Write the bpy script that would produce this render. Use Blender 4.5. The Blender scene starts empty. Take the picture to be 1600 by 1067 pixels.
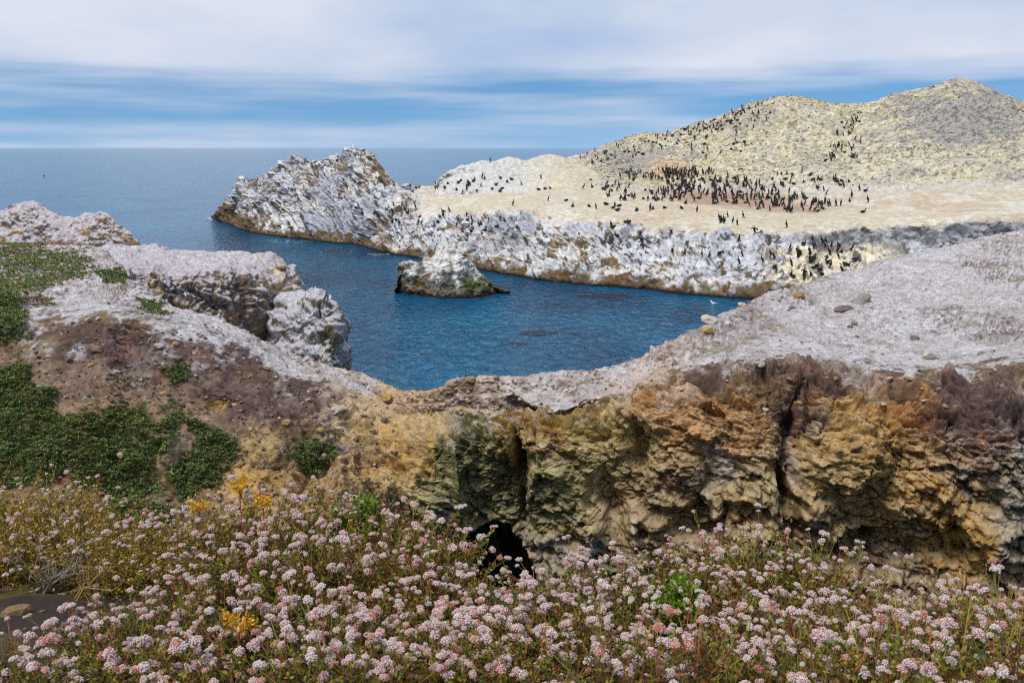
import bpy, math, random
import numpy as np
from mathutils import Vector, Matrix

random.seed(7)
RNG = np.random.default_rng(11)
scene = bpy.context.scene
C = scene.collection

# ------------------------------------------------------------------ camera
CAM_H, F_PX, PITCH = 12.0, 1400.0, math.atan(302.5 / 1400.0)
cam_d = bpy.data.cameras.new('camera')
cam_d.sensor_width = 36.0
cam_d.lens = F_PX / 1600.0 * 36.0
cam_d.clip_start, cam_d.clip_end = 0.05, 60000
cam_d.dof.use_dof = True
cam_d.dof.focus_distance = 16.0
cam_d.dof.aperture_fstop = 9.0
cam = bpy.data.objects.new('camera', cam_d)
cam.location = (0, 0, CAM_H)
cam.rotation_euler = (math.pi / 2 - PITCH, 0, 0)
C.objects.link(cam)
scene.camera = cam

# ------------------------------------------------------------------ sky
SUN_EL, SUN_AZ = math.radians(58), math.radians(228)     # azimuth clockwise from +Y: behind the camera, a little to the left
w = bpy.data.worlds.new('World'); scene.world = w; w.use_nodes = True
nt = w.node_tree; nt.nodes.clear()
def N(tree, typ, **kw):
    n = tree.nodes.new(typ)
    for k, v in kw.items():
        if k.startswith('i_'): n.inputs[k[2:]].default_value = v
        else: setattr(n, k, v)
    return n
def L(tree, a, b): tree.links.new(a, b)
def math_node(tree, op, a, b=None, clamp=False):
    n = tree.nodes.new('ShaderNodeMath'); n.operation = op; n.use_clamp = clamp
    for i, x in enumerate((a, b)):
        if x is None: continue
        if hasattr(x, 'is_linked'): tree.links.new(x, n.inputs[i])
        else: n.inputs[i].default_value = x
    return n.outputs[0]
def ramp(tree, fac, stops, interp='LINEAR'):
    n = tree.nodes.new('ShaderNodeValToRGB'); n.color_ramp.interpolation = interp
    e = n.color_ramp.elements
    while len(e) < len(stops): e.new(0.5)
    for i, (p, c) in enumerate(stops):
        e[i].position = p; e[i].color = (*c, 1) if len(c) == 3 else c
    tree.links.new(fac, n.inputs[0])
    return n.outputs[0]
tc = N(nt, 'ShaderNodeTexCoord')
sky = N(nt, 'ShaderNodeTexSky', sky_type='NISHITA', sun_disc=False, sun_elevation=SUN_EL, sun_rotation=SUN_AZ,
        air_density=1.0, dust_density=0.2, ozone_density=1.5)
hs = N(nt, 'ShaderNodeHueSaturation'); hs.inputs['Saturation'].default_value = 1.35; hs.inputs['Value'].default_value = 0.9
sv = N(nt, 'ShaderNodeMapping'); sv.inputs['Scale'].default_value = (1, 1, 0.8); sv.inputs['Location'].default_value = (0, 0, 0.16)
L(nt, tc.outputs['Generated'], sv.inputs[0]); L(nt, sv.outputs[0], sky.inputs['Vector'])
L(nt, sky.outputs[0], hs.inputs['Color'])
bg_sky = N(nt, 'ShaderNodeBackground'); bg_sky.inputs[1].default_value = 0.10
L(nt, hs.outputs[0], bg_sky.inputs[0])
sep = N(nt, 'ShaderNodeSeparateXYZ'); L(nt, tc.outputs['Generated'], sep.inputs[0])
mp = N(nt, 'ShaderNodeMapping'); mp.inputs['Scale'].default_value = (3.2, 3.2, 40.0); mp.inputs['Location'].default_value = (0.7, 3.1, 0.45)
L(nt, tc.outputs['Generated'], mp.inputs[0])
n1 = N(nt, 'ShaderNodeTexNoise'); n1.inputs['Scale'].default_value = 1.0; n1.inputs['Detail'].default_value = 5; n1.inputs['Roughness'].default_value = 0.5
L(nt, mp.outputs[0], n1.inputs[0])
mp2 = N(nt, 'ShaderNodeMapping'); mp2.inputs['Scale'].default_value = (1.6, 1.6, 6.0); mp2.inputs['Location'].default_value = (2.2, 0.4, 1.9)
L(nt, tc.outputs['Generated'], mp2.inputs[0])
n2 = N(nt, 'ShaderNodeTexNoise'); n2.inputs['Scale'].default_value = 1.3; n2.inputs['Detail'].default_value = 6; n2.inputs['Roughness'].default_value = 0.52
L(nt, mp2.outputs[0], n2.inputs[0])
deck = N(nt, 'ShaderNodeMapRange'); deck.interpolation_type = 'SMOOTHSTEP'
deck.inputs['From Min'].default_value = 0.048; deck.inputs['From Max'].default_value = 0.118; deck.inputs['To Max'].default_value = 0.62
L(nt, sep.outputs['Z'], deck.inputs['Value'])
low = N(nt, 'ShaderNodeMapRange'); low.interpolation_type = 'SMOOTHSTEP'
low.inputs['From Min'].default_value = 0.055; low.inputs['From Max'].default_value = 0.0; low.inputs['To Max'].default_value = 0.16
L(nt, sep.outputs['Z'], low.inputs['Value'])
cov = math_node(nt, 'ADD', math_node(nt, 'ADD', n1.outputs['Fac'], deck.outputs[0]), low.outputs[0])
mask = N(nt, 'ShaderNodeMapRange'); mask.interpolation_type = 'SMOOTHSTEP'
mask.inputs['From Min'].default_value = 0.40; mask.inputs['From Max'].default_value = 0.92
L(nt, cov, mask.inputs['Value'])
cloud_col = ramp(nt, n2.outputs['Fac'], [(0.34, (0.26, 0.36, 0.57)), (0.52, (0.41, 0.48, 0.60)), (0.68, (0.53, 0.56, 0.64))])
bg_cl = N(nt, 'ShaderNodeBackground'); bg_cl.inputs[1].default_value = 1.0
L(nt, cloud_col, bg_cl.inputs[0])
mx = N(nt, 'ShaderNodeMixShader'); L(nt, mask.outputs[0], mx.inputs[0]); L(nt, bg_sky.outputs[0], mx.inputs[1]); L(nt, bg_cl.outputs[0], mx.inputs[2])
wo = N(nt, 'ShaderNodeOutputWorld'); L(nt, mx.outputs[0], wo.inputs[0])

# ------------------------------------------------------------------ sun (thin overcast)
sd = bpy.data.lights.new('sun', 'SUN'); sd.energy = 2.1; sd.angle = math.radians(18); sd.color = (1.0, 0.95, 0.88)
so = bpy.data.objects.new('sun', sd); C.objects.link(so)
sun_dir = Vector((math.sin(SUN_AZ) * math.cos(SUN_EL), math.cos(SUN_AZ) * math.cos(SUN_EL), math.sin(SUN_EL)))
so.rotation_euler = (-sun_dir).to_track_quat('-Z', 'Y').to_euler()

vs = scene.view_settings
vs.view_transform = 'Standard'; vs.look = 'None'; vs.exposure = 0.45; vs.gamma = 1.0; vs.use_curve_mapping = False
scene.cycles.max_bounces = 4
scene.cycles.filter_width = 1.2
scene.cycles.use_denoising = False

# ------------------------------------------------------------------ helpers
CP, SP = math.cos(PITCH), math.sin(PITCH)
def unproj(px, py, Y):
    u = (np.asarray(px, float) - 800) / F_PX; v = (533.5 - np.asarray(py, float)) / F_PX
    dy = CP + v * SP; t = np.asarray(Y, float) / dy
    return np.stack(np.broadcast_arrays(u * t, np.asarray(Y, float) + 0 * t, CAM_H + (v * CP - SP) * t), -1)
def proj(P):
    x, y, z = P[..., 0], P[..., 1], P[..., 2] - CAM_H
    f = y * CP - z * SP; up = y * SP + z * CP
    f = np.where(np.abs(f) < 1e-6, 1e-6, f)
    return 800 + F_PX * x / f, 533.5 - F_PX * up / f
def py_of(z, Y):
    dz = z - CAM_H
    return 533.5 - F_PX * (Y * SP + dz * CP) / (Y * CP - dz * SP)
def y_of_water(py, z=0.0):
    v = (533.5 - py) / F_PX
    return (z - CAM_H) * (CP + v * SP) / (v * CP - SP)
def lin(r, g, b):
    f = lambda c: ((c / 255 + 0.055) / 1.055) ** 2.4 if c > 10 else c / 255 / 12.92
    return np.array([f(r), f(g), f(b)], np.float32)
def sstep(a, b, x):
    t = np.clip((x - a) / (b - a), 0, 1); return t * t * (3 - 2 * t)
def mixc(a, b, m): return a + (b - a) * m[..., None]

def hsh(ix, iy, iz, s):
    n = (ix * np.uint32(73856093)) ^ (iy * np.uint32(19349663)) ^ (iz * np.uint32(83492791)) ^ np.uint32((s * 2654435761) & 0xffffffff)
    n = (n ^ (n >> np.uint32(15))) * np.uint32(0x2c1b3c6d)
    n = (n ^ (n >> np.uint32(12))) * np.uint32(0x297a2d39)
    n = n ^ (n >> np.uint32(15))
    return n
def hf(n): return (n >> np.uint32(8)).astype(np.float32) * np.float32(1 / 16777216.0)
def vnoise(p, s=0):
    p = p.astype(np.float32); i = np.floor(p); f = p - i
    i = i.astype(np.int32).astype(np.uint32); f = f * f * f * (f * (f * 6 - 15) + 10)
    o = np.uint32(1); x, y, z = i[..., 0], i[..., 1], i[..., 2]
    c = [[[hf(hsh(x + np.uint32(a), y + np.uint32(b), z + np.uint32(d), s)) for d in (0, 1)] for b in (0, 1)] for a in (0, 1)]
    fx, fy, fz = f[..., 0], f[..., 1], f[..., 2]
    l = lambda a, b, t: a + (b - a) * t
    return 2 * l(l(l(c[0][0][0], c[0][0][1], fz), l(c[0][1][0], c[0][1][1], fz), fy),
                 l(l(c[1][0][0], c[1][0][1], fz), l(c[1][1][0], c[1][1][1], fz), fy), fx) - 1
ROT = np.array([[0.36, 0.48, -0.8], [-0.8, 0.6, 0.0], [0.48, 0.64, 0.6]], np.float32)
def fbm(p, octv=4, s=0, gain=0.5, lac=2.03):
    a, t, n = 1.0, 0, 0; q = p.astype(np.float32)
    for k in range(octv):
        t = t + a * vnoise(q, s + k * 17); n += a; a *= gain; q = (q @ ROT) * np.float32(lac)
    return t / n
def ridged(p, octv=4, s=0, gain=0.5, lac=2.03):
    a, t, n = 1.0, 0, 0; q = p.astype(np.float32)
    for k in range(octv):
        t = t + a * (1 - np.abs(vnoise(q, s + k * 17)) * 2); n += a; a *= gain; q = (q @ ROT) * np.float32(lac)
    return t / n
def facet(p, s=0):
    """chunky broken-rock field: each cell is a tilted plane; returns (height, distance to the cell border)"""
    p = p.astype(np.float32); b = np.floor(p - 0.5)
    d1 = np.full(p.shape[:-1], 9, np.float32); d2 = d1.copy(); hgt = np.zeros_like(d1); hgt2 = np.zeros_like(d1)
    for dx in (0, 1):
        for dy in (0, 1):
            for dz in (0, 1):
                c = b + np.array([dx, dy, dz], np.float32)
                i = c.astype(np.int32).astype(np.uint32)
                n = hsh(i[..., 0], i[..., 1], i[..., 2], s)
                r = [hf(n), hf(n * np.uint32(747796405) + np.uint32(1)), hf(n * np.uint32(277803737) + np.uint32(7))]
                j = np.stack([0.5 + (q - 0.5) * 0.8 for q in r], -1)
                df = p - c - j; d = (df * df).sum(-1)
                g = [hf(n * np.uint32(1597334677) + np.uint32(3 + k * 9176)) * 2 - 1 for k in range(3)]
                hh = df[..., 0] * g[0] + df[..., 1] * g[1] + df[..., 2] * g[2] + (r[0] - 0.5) * 0.7
                m = d < d1
                m2 = ~m & (d < d2)
                hgt2 = np.where(m, hgt, np.where(m2, hh, hgt2)); d2 = np.where(m, d1, np.where(m2, d, d2)); hgt = np.where(m, hh, hgt); d1 = np.where(m, d, d1)
    e = np.sqrt(d2) - np.sqrt(d1); wgt = 0.5 + 0.5 * sstep(0, 0.24, e)
    return hgt * wgt + hgt2 * (1 - wgt), e

def cr(A, t):
    """Catmull-Rom along axis 0 at positions t"""
    n = A.shape[0]; i = np.clip(np.floor(t).astype(int), 0, n - 2); f = (t - i).reshape(-1, *([1] * (A.ndim - 1)))
    p0, p1, p2, p3 = A[np.maximum(i - 1, 0)], A[i], A[i + 1], A[np.minimum(i + 2, n - 1)]
    m1, m2 = (p2 - p0) * 0.42, (p3 - p1) * 0.42
    f2, f3 = f * f, f * f * f
    return p1 * (2 * f3 - 3 * f2 + 1) + m1 * (f3 - 2 * f2 + f) + p2 * (-2 * f3 + 3 * f2) + m2 * (f3 - f2)
def params(weights, n):
    """n sample positions over len(weights) intervals, dense where the weight is high"""
    c = np.concatenate([[0], np.cumsum(weights)]); c = c / c[-1]
    return np.interp(np.linspace(0, 1, n), c, np.arange(len(c)))
def grid(cols, nu, nv, roww, colw=None):
    """cols: list of (px, [(py, Y), ...]); py may be ('z', height). Returns base points, px, py, row parameter"""
    R = len(cols[0][1]); A = np.zeros((R, len(cols), 3))
    for c, (px, rows) in enumerate(cols):
        assert len(rows) == R, (px, len(rows))
        for r, (py, Y) in enumerate(rows):
            if isinstance(py, tuple): py = py_of(py[1], Y)
            A[r, c] = (px, py, Y)
    pxs = A[0, :, 0]
    tu = params(np.diff(pxs) if colw is None else np.diff(pxs) * np.array(colw), nu); tv = params(roww, nv)
    G = cr(A, tv); G = np.swapaxes(cr(np.swapaxes(G, 0, 1), tu), 0, 1)
    G[..., 0] = np.interp(tu, np.arange(len(pxs)), pxs)[None, :]
    P = unproj(G[..., 0], G[..., 1], G[..., 2]).astype(np.float32)
    return P, G[..., 0].astype(np.float32), G[..., 1].astype(np.float32), np.repeat(tv[:, None], nu, 1).astype(np.float32)
def normals(P):
    du = np.gradient(P, axis=1); dv = np.gradient(P, axis=0)
    n = np.cross(du, dv); return (n / (np.linalg.norm(n, axis=-1, keepdims=True) + 1e-9)).astype(np.float32)
def blur(A, k):
    for ax in (0, 1):
        for _ in range(k):
            p = np.concatenate([A.take([0], ax), A, A.take([-1], ax)], ax)
            n = A.shape[ax]
            A = (p.take(range(0, n), ax) + 2 * p.take(range(1, n + 1), ax) + p.take(range(2, n + 2), ax)) / 4
    return A

def mesh_np(name, V, F, col=None, smooth=True, mat=None):
    """V (n,3), F (m,k) with k = 3 or 4"""
    me = bpy.data.meshes.new(name); V = np.ascontiguousarray(V, np.float32); F = np.ascontiguousarray(F, np.int32)
    m, k = F.shape
    me.vertices.add(len(V)); me.vertices.foreach_set('co', V.ravel())
    me.loops.add(m * k); me.loops.foreach_set('vertex_index', F.ravel())
    me.polygons.add(m); me.polygons.foreach_set('loop_start', np.arange(0, m * k, k, dtype=np.int32))
    me.polygons.foreach_set('use_smooth', np.full(m, smooth))
    if col is not None:
        a = me.color_attributes.new('Col', 'FLOAT_COLOR', 'POINT')
        c4 = np.ones((len(V), 4), np.float32); c4[:, :3] = col; a.data.foreach_set('color', c4.ravel())
    me.update()
    if mat: me.materials.append(mat)
    return me
def grid_faces(nv, nu):
    i = np.arange(nv * nu, dtype=np.int32).reshape(nv, nu)
    return np.stack([i[:-1, :-1], i[:-1, 1:], i[1:, 1:], i[1:, :-1]], -1).reshape(-1, 4)
def link(name, me, parent=None, loc=None):
    o = bpy.data.objects.new(name, me); C.objects.link(o)
    if parent: o.parent = parent
    if loc is not None: o.location = loc
    return o
def tag(o, label=None, cat=None, group=None, kind=None):
    for k, v in (('label', label), ('category', cat), ('group', group), ('kind', kind)):
        if v: o[k] = v
    return o
def inpoly(x, y, poly):
    r = np.zeros(x.shape, bool); n = len(poly)
    for i in range(n):
        (x0, y0), (x1, y1) = poly[i], poly[(i + 1) % n]
        if y0 == y1: continue
        r ^= ((y0 > y) != (y1 > y)) & (x < (x1 - x0) * (y - y0) / (y1 - y0) + x0)
    return r
def blob(px, py, cx, cy, rx, ry):
    return np.exp(-(((px - cx) / rx) ** 2 + ((py - cy) / ry) ** 2))

# ------------------------------------------------------------------ materials
def mat_new(name):
    m = bpy.data.materials.new(name); m.use_nodes = True; t = m.node_tree
    return m, t, t.nodes['Principled BSDF']
def rock_mat(name, s1, s2, bump=0.5, dist=0.03, var=(0.72, 1.22), stretch=None):
    m, t, b = mat_new(name)
    at = N(t, 'ShaderNodeAttribute', attribute_name='Col'); tc = N(t, 'ShaderNodeTexCoord'); vec = tc.outputs['Object']
    if stretch:
        mp = N(t, 'ShaderNodeMapping'); mp.inputs['Rotation'].default_value = stretch[0]; mp.inputs['Scale'].default_value = stretch[1]
        L(t, vec, mp.inputs[0]); vec = mp.outputs[0]
    na = N(t, 'ShaderNodeTexNoise'); na.inputs['Scale'].default_value = s1; na.inputs['Detail'].default_value = 5; na.inputs['Roughness'].default_value = 0.68
    L(t, vec, na.inputs[0])
    nb = N(t, 'ShaderNodeTexVoronoi', feature='F1'); nb.inputs['Scale'].default_value = s2; nb.inputs['Randomness'].default_value = 1
    wv = N(t, 'ShaderNodeVectorMath', operation='ADD'); L(t, vec, wv.inputs[0]); L(t, na.outputs['Color'], wv.inputs[1]); L(t, wv.outputs[0], nb.inputs[0])
    mr = N(t, 'ShaderNodeMapRange'); mr.inputs['From Min'].default_value = 0.3; mr.inputs['From Max'].default_value = 0.7
    mr.inputs['To Min'].default_value, mr.inputs['To Max'].default_value = var; L(t, na.outputs['Fac'], mr.inputs['Value'])
    mul = N(t, 'ShaderNodeVectorMath', operation='SCALE'); L(t, at.outputs['Color'], mul.inputs[0]); L(t, mr.outputs[0], mul.inputs['Scale'])
    L(t, mul.outputs[0], b.inputs['Base Color'])
    h = math_node(t, 'ADD', na.outputs['Fac'], math_node(t, 'MULTIPLY', nb.outputs['Distance'], -0.45))
    bp = N(t, 'ShaderNodeBump'); bp.inputs['Strength'].default_value = bump; bp.inputs['Distance'].default_value = dist
    L(t, h, bp.inputs['Height']); L(t, bp.outputs[0], b.inputs['Normal'])
    b.inputs['Roughness'].default_value = 0.92; b.inputs['Specular IOR Level'].default_value = 0.2
    return m
def attr_mat(name, rough=0.7, spec=0.25, transl=0.0, objvar=False, bumpscale=0):
    m, t, b = mat_new(name)
    at = N(t, 'ShaderNodeAttribute', attribute_name='Col'); col = at.outputs['Color']
    if objvar:
        oi = N(t, 'ShaderNodeObjectInfo')
        c = ramp(t, oi.outputs['Random'], [(0.0, (0.60, 0.30, 0.18)), (0.05, (0.80, 0.46, 0.36)), (0.12, (0.92, 0.64, 0.58)), (0.26, (0.94, 0.76, 0.74)), (0.6, (0.95, 0.85, 0.84)), (0.8, (0.93, 0.88, 0.80)), (1.0, (0.96, 0.95, 0.94))])
        mm = N(t, 'ShaderNodeMix', data_type='RGBA', blend_type='MULTIPLY'); mm.inputs[0].default_value = 1
        L(t, col, mm.inputs[6]); L(t, c, mm.inputs[7]); col = mm.outputs[2]
    L(t, col, b.inputs['Base Color'])
    b.inputs['Roughness'].default_value = rough; b.inputs['Specular IOR Level'].default_value = spec
    if bumpscale:
        na = N(t, 'ShaderNodeTexNoise'); na.inputs['Scale'].default_value = bumpscale; na.inputs['Detail'].default_value = 4
        tcn = N(t, 'ShaderNodeTexCoord'); L(t, tcn.outputs['Object'], na.inputs[0])
        bp = N(t, 'ShaderNodeBump'); bp.inputs['Distance'].default_value = 0.02; L(t, na.outputs['Fac'], bp.inputs['Height']); L(t, bp.outputs[0], b.inputs['Normal'])
    if transl:
        tr = N(t, 'ShaderNodeBsdfTranslucent'); L(t, col, tr.inputs[0])
        ms = N(t, 'ShaderNodeMixShader'); ms.inputs[0].default_value = transl
        L(t, b.outputs[0], ms.inputs[1]); L(t, tr.outputs[0], ms.inputs[2]); L(t, ms.outputs[0], t.nodes['Material Output'].inputs[0])
    return m
M_NEAR = rock_mat('weathered_rock', 6.0, 11.0, 1.0, 0.06, (0.6, 1.35))
M_FAR = rock_mat('guano_rock', 1.8, 2.6, 0.9, 0.16, (0.66, 1.25))
M_STACK = rock_mat('sea_stack_rock', 2.0, 3.0, 0.8, 0.14, (0.7, 1.2))
M_LEAF = attr_mat('leaf', 0.55, 0.35, 0.22)
M_STEM = attr_mat('stem', 0.7, 0.2)
M_FLOWER = attr_mat('flower', 0.85, 0.1, 0.25, objvar=True)
M_BIRD = attr_mat('plumage', 0.6, 0.3)
M_STONE = rock_mat('loose_stone', 6.0, 14.0, 0.6, 0.04)

# water
m, t, b = mat_new('sea_water')
tcw = N(t, 'ShaderNodeTexCoord')
mpw = N(t, 'ShaderNodeMapping'); mpw.inputs['Scale'].default_value = (1.15, 0.7, 1); mpw.inputs['Rotation'].default_value = (0, 0, 0.35)
L(t, tcw.outputs['Object'], mpw.inputs[0])
wa = N(t, 'ShaderNodeTexNoise'); wa.inputs['Scale'].default_value = 1.25; wa.inputs['Detail'].default_value = 2.5; wa.inputs['Roughness'].default_value = 0.62; wa.inputs['Distortion'].default_value = 0.9
L(t, mpw.outputs[0], wa.inputs[0])
wb = N(t, 'ShaderNodeTexNoise'); wb.inputs['Scale'].default_value = 0.09; wb.inputs['Detail'].default_value = 4
L(t, mpw.outputs[0], wb.inputs[0])
bw = N(t, 'ShaderNodeBump'); bw.inputs['Strength'].default_value = 1.0; bw.inputs['Distance'].default_value = 0.42
L(t, wa.outputs['Fac'], bw.inputs['Height']); L(t, bw.outputs[0], b.inputs['Normal'])
wc = ramp(t, wb.outputs['Fac'], [(0.35, (0.002, 0.044, 0.108)), (0.65, (0.004, 0.112, 0.21))])
L(t, wc, b.inputs['Base Color'])
b.inputs['Roughness'].default_value = 0.06; b.inputs['IOR'].default_value = 1.2; b.inputs['Specular IOR Level'].default_value = 0.36
M_WATER = m

# ------------------------------------------------------------------ sea
S = 40000.0
sea = link('sea', mesh_np('sea', np.array([[-S, -200, 0], [S, -200, 0], [S, S, 0], [-S, S, 0]]), np.array([[0, 1, 2, 3]]), mat=M_WATER))
tag(sea, 'deep blue rippled sea filling the cove to the horizon', kind='structure')

# ------------------------------------------------------------------ near cliffs, land bridge and terraces
W = ('z', -0.8)
def col1(px, y0, r1, r2, r3, r4, r5, r6, z7=None, d7=1.5, d8=3.2):
    return (px, [(W, y0), r1, r2, r3, r4, r5, r6, (('z', z7 if z7 is not None else 3.5), r6[1] + d7), (W, r6[1] + d8)])
B1 = [
 col1(-300, 12.0, (900, 13.5), (760, 15.5), (600, 18.0), (505, 20.0), (440, 26), (388, 40), 3, 4, 6),
 col1(-120, 13.0, (890, 14.5), (750, 16.0), (595, 18.2), (502, 20.1), (440, 26), (388, 40), 3, 4, 6),
 col1(0, 13.5, (880, 15.0), (740, 16.5), (590, 18.5), (500, 20.2), (440, 26), (388, 40), 3, 4, 6),
 col1(100, 13.5, (880, 15.0), (740, 16.5), (600, 18.4), (495, 20.3), (440, 26), (388, 40), 3, 4, 6),
 col1(165, 14.0, (880, 15.2), (740, 16.8), (600, 18.5), (493, 20.4), (446, 25), (394, 38), 3, 4, 6),
 col1(205, 14.0, (880, 15.2), (740, 17.0), (605, 18.7), (499, 20.5), (472, 23), (450, 26), 5, 1.5, 3),
 col1(260, 14.5, (880, 15.5), (745, 17.0), (610, 18.8), (512, 20.5), (498, 22), (487, 24), 4, 1.2, 2.5),
 col1(312, 14.8, (880, 15.7), (750, 17.2), (620, 18.9), (525, 20.6), (511, 22), (499, 23.7), 4, 1.2, 2.5),
 col1(360, 15.0, (880, 15.9), (755, 17.3), (630, 19.0), (540, 20.7), (526, 22), (513, 23.5)),
 col1(404, 15.2, (880, 16.1), (760, 17.4), (640, 19.0), (560, 20.6), (549, 21.8), (538, 23.0)),
 col1(453, 15.4, (880, 16.3), (765, 17.5), (655, 19.0), (590, 20.3), (579, 21.5), (567, 22.7)),
 col1(512, 15.8, (875, 16.7), (765, 17.7), (665, 19.0), (607, 20.2), (594, 21.3), (580, 22.5)),
 col1(560, 16.2, (870, 17.0), (765, 17.9), (680, 19.2), (625, 20.4), (609, 21.4), (594, 22.3)),
 col1(620, 16.6, (870, 17.5), (765, 18.3), (695, 19.4), (652, 20.4), (637, 21.2), (621, 22.0)),
 col1(680, 17.0, (865, 17.8), (755, 18.5), (690, 19.3), (648, 20.2), (634, 21.0), (618, 21.8)),
 col1(720, 17.4, (860, 18.1), (750, 18.7), (680, 19.3), (637, 20.0), (617, 20.8), (599, 21.8)),
 col1(800, 17.2, (870, 17.8), (750, 18.3), (680, 18.7), (642, 19.3), (617, 20.2), (596, 21.8)),
 col1(900, 16.8, (870, 17.4), (750, 18.1), (672, 18.7), (630, 19.3), (609, 20.4), (590, 22.0)),
 col1(950, 16.5, (870, 17.2), (745, 18.0), (660, 18.6), (615, 19.3), (598, 20.6), (579, 22.3)),
 col1(1000, 16.2, (870, 17.0), (740, 17.8), (640, 18.6), (597, 19.4), (579, 21.0), (560, 23.0)),
 col1(1050, 16.0, (870, 16.8), (730, 17.6), (625, 18.6), (577, 19.5), (561, 21.2), (541, 23.6)),
 col1(1100, 15.8, (870, 16.5), (720, 17.4), (612, 18.6), (562, 19.6), (545, 21.5), (521, 24.5)),
 col1(1150, 15.7, (865, 16.3), (715, 17.3), (605, 18.6), (556, 19.8), (534, 22.0), (489, 27.0)),
 col1(1200, 15.6, (860, 16.2), (710, 17.2), (600, 18.6), (553, 19.8), (522, 23.0), (462, 31.0), 3, 2, 5),
 col1(1300, 15.4, (855, 16.0), (700, 17.2), (600, 18.6), (560, 19.8), (510, 24.5), (436, 35.0), 3, 2, 5),
 col1(1400, 15.2, (850, 15.8), (700, 17.0), (610, 18.4), (575, 19.5), (500, 25.5), (406, 38.0), 3, 2, 5),
 col1(1500, 14.8, (850, 15.4), (700, 16.6), (615, 18.0), (580, 19.0), (490, 26.0), (382, 40.0), 3, 2, 5),
 col1(1600, 14.4, (850, 15.0), (700, 16.2), (600, 17.8), (560, 19.0), (475, 26.0), (359, 43.0), 3, 2, 5),
 col1(1750, 14.0, (850, 14.5), (700, 15.8), (600, 17.5), (550, 19.0), (460, 26.0), (345, 45.0), 3, 2, 5),
 col1(1950, 13.5, (850, 14.2), (700, 15.5), (600, 17.2), (545, 19.0), (455, 26.0), (338, 46.0), 3, 2, 5)]
for k, (p_, rows) in enumerate(B1):                                   # the bare wall stands much steeper than the earth slope on the left
    if p_ >= 1000: rows[1] = (rows[1][0] + 45, rows[1][1])
    m_ = float(sstep(540, 700, p_)); y1 = rows[1][1]
    for r_, f_ in ((2, 0.30), (3, 0.44), (4, 0.64)): rows[r_] = (rows[r_][0], y1 + (rows[r_][1] - y1) * (1 + (f_ - 1) * m_))
    for r_ in (5, 6, 7, 8): rows[r_] = (rows[r_][0], rows[r_][1] * (1 - (0.10 if p_ < 1050 else 0.13) * m_))
    rows[5] = (rows[5][0], max(rows[5][1], rows[4][1] + 0.35 * (rows[6][1] - rows[4][1])))
NU, NV = 950, 490
cw = np.ones(len(B1) - 1); cw[0] = 0.3; cw[1] = 0.6; cw[4] = 2.6; cw[5] = 1.4; cw[-1] = 0.25; cw[-2] = 0.6
P, px, py, rv = grid(B1, NU, NV, [1.9, 1.6, 1.5, 1.0, 0.8, 1.1, 0.3, 0.25], cw)
nrm = blur(normals(P), 6); nrm /= np.linalg.norm(nrm, axis=-1, keepdims=True)
# caves, cracks and overhangs: pushed into (+) or out of (-) the wall
wx = fbm(P * 0.9, 5, 5) * 30; wy = fbm(P * 0.9, 5, 9) * 30
qx, qy = px + wx, py + wy
push = np.zeros_like(px)
for cx, cy, rx, ry, d in [(1250, 690, 22, 60, 0.55), (1262, 640, 14, 30, 0.4), (1240, 790, 14, 60, 0.5), (1365, 860, 60, 36, 0.7), (1110, 800, 18, 60, 0.3),
                          (815, 745, 13, 75, 0.5), (840, 690, 10, 40, 0.35), (960, 830, 16, 60, 0.3), (1000, 700, 14, 60, 0.25), (910, 645, 24, 12, 0.2),
                          (290, 760, 14, 30, 0.3), (160, 790, 25, 30, 0.3), (330, 640, 30, 20, 0.35), (1500, 640, 25, 60, 0.35),
                          (765, 690, 30, 50, -0.2), (790, 800, 80, 80, 0.42), (705, 740, 18, 90, -0.3), (875, 760, 40, 60, -0.35), (1170, 780, 50, 60, -0.3), (1330, 700, 60, 60, -0.5), (1440, 780, 50, 70, -0.35),
                          (1060, 720, 30, 50, -0.25), (860, 625, 70, 12, -0.3), (1560, 760, 50, 90, -0.3), (420, 690, 30, 25, -0.3), (230, 700, 26, 40, -0.35)]:
    push += 1.7 * d * blob(qx, qy, cx, cy, rx, ry) * (rv < 5)
cave = sstep(0, 1, np.clip(1.25 - np.sqrt(((px + 0.5 * wx - 762) / 70) ** 2 + (np.minimum(py + 0.5 * wy - 930, 0) / 80) ** 2), 0, 0.5) * 2) * (rv < 2.2)
push += cave * 4.6
P = P + np.stack([0 * push, push, 0 * push], -1) .astype(np.float32)
# rock amplitude: rough on the walls, gentle on the tops
face = sstep(4.2, 3.25, rv); topm = sstep(3.9, 4.6, rv) * sstep(6.6, 6.0, rv); back = sstep(6.0, 6.6, rv)
soil = np.clip(blob(qx, qy, 250, 600, 330, 75) * 1.3 + blob(qx, qy, 60, 640, 260, 150) + blob(qx, qy, 620, 700, 90, 60) * 0.4, 0, 1) * face   # soft earth slope on the left
soil = np.clip(soil + 0.8 * sstep(560, 300, px) * face, 0, 1)
amp = np.clip(face * (1 - 0.92 * soil) + 0.16 * topm + back, 0, 1) * (1 - 0.6 * cave)
Q = P @ np.array([[0.86, 0.1, 0.35], [-0.2, 0.9, 0.3], [-0.42, -0.2, 0.88]], np.float32)
f1, e1 = facet(Q * np.array([0.75, 0.75, 1.1]) + 0.25 * fbm(P * 1.2, 3, 3)[..., None], 1)
f2, e2 = facet(Q * np.array([1.9, 1.9, 3.0]) + 0.3 * fbm(P * 2.7, 3, 4)[..., None], 2)
f3, e3 = facet(Q * np.array([5.2, 5.2, 8.5]) + 0.3 * fbm(P * 7, 2, 6)[..., None], 3)
f4, e4 = facet(Q * np.array([11.0, 11.0, 15.0]) + 0.3 * fbm(P * 14, 2, 8)[..., None], 5)
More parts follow.
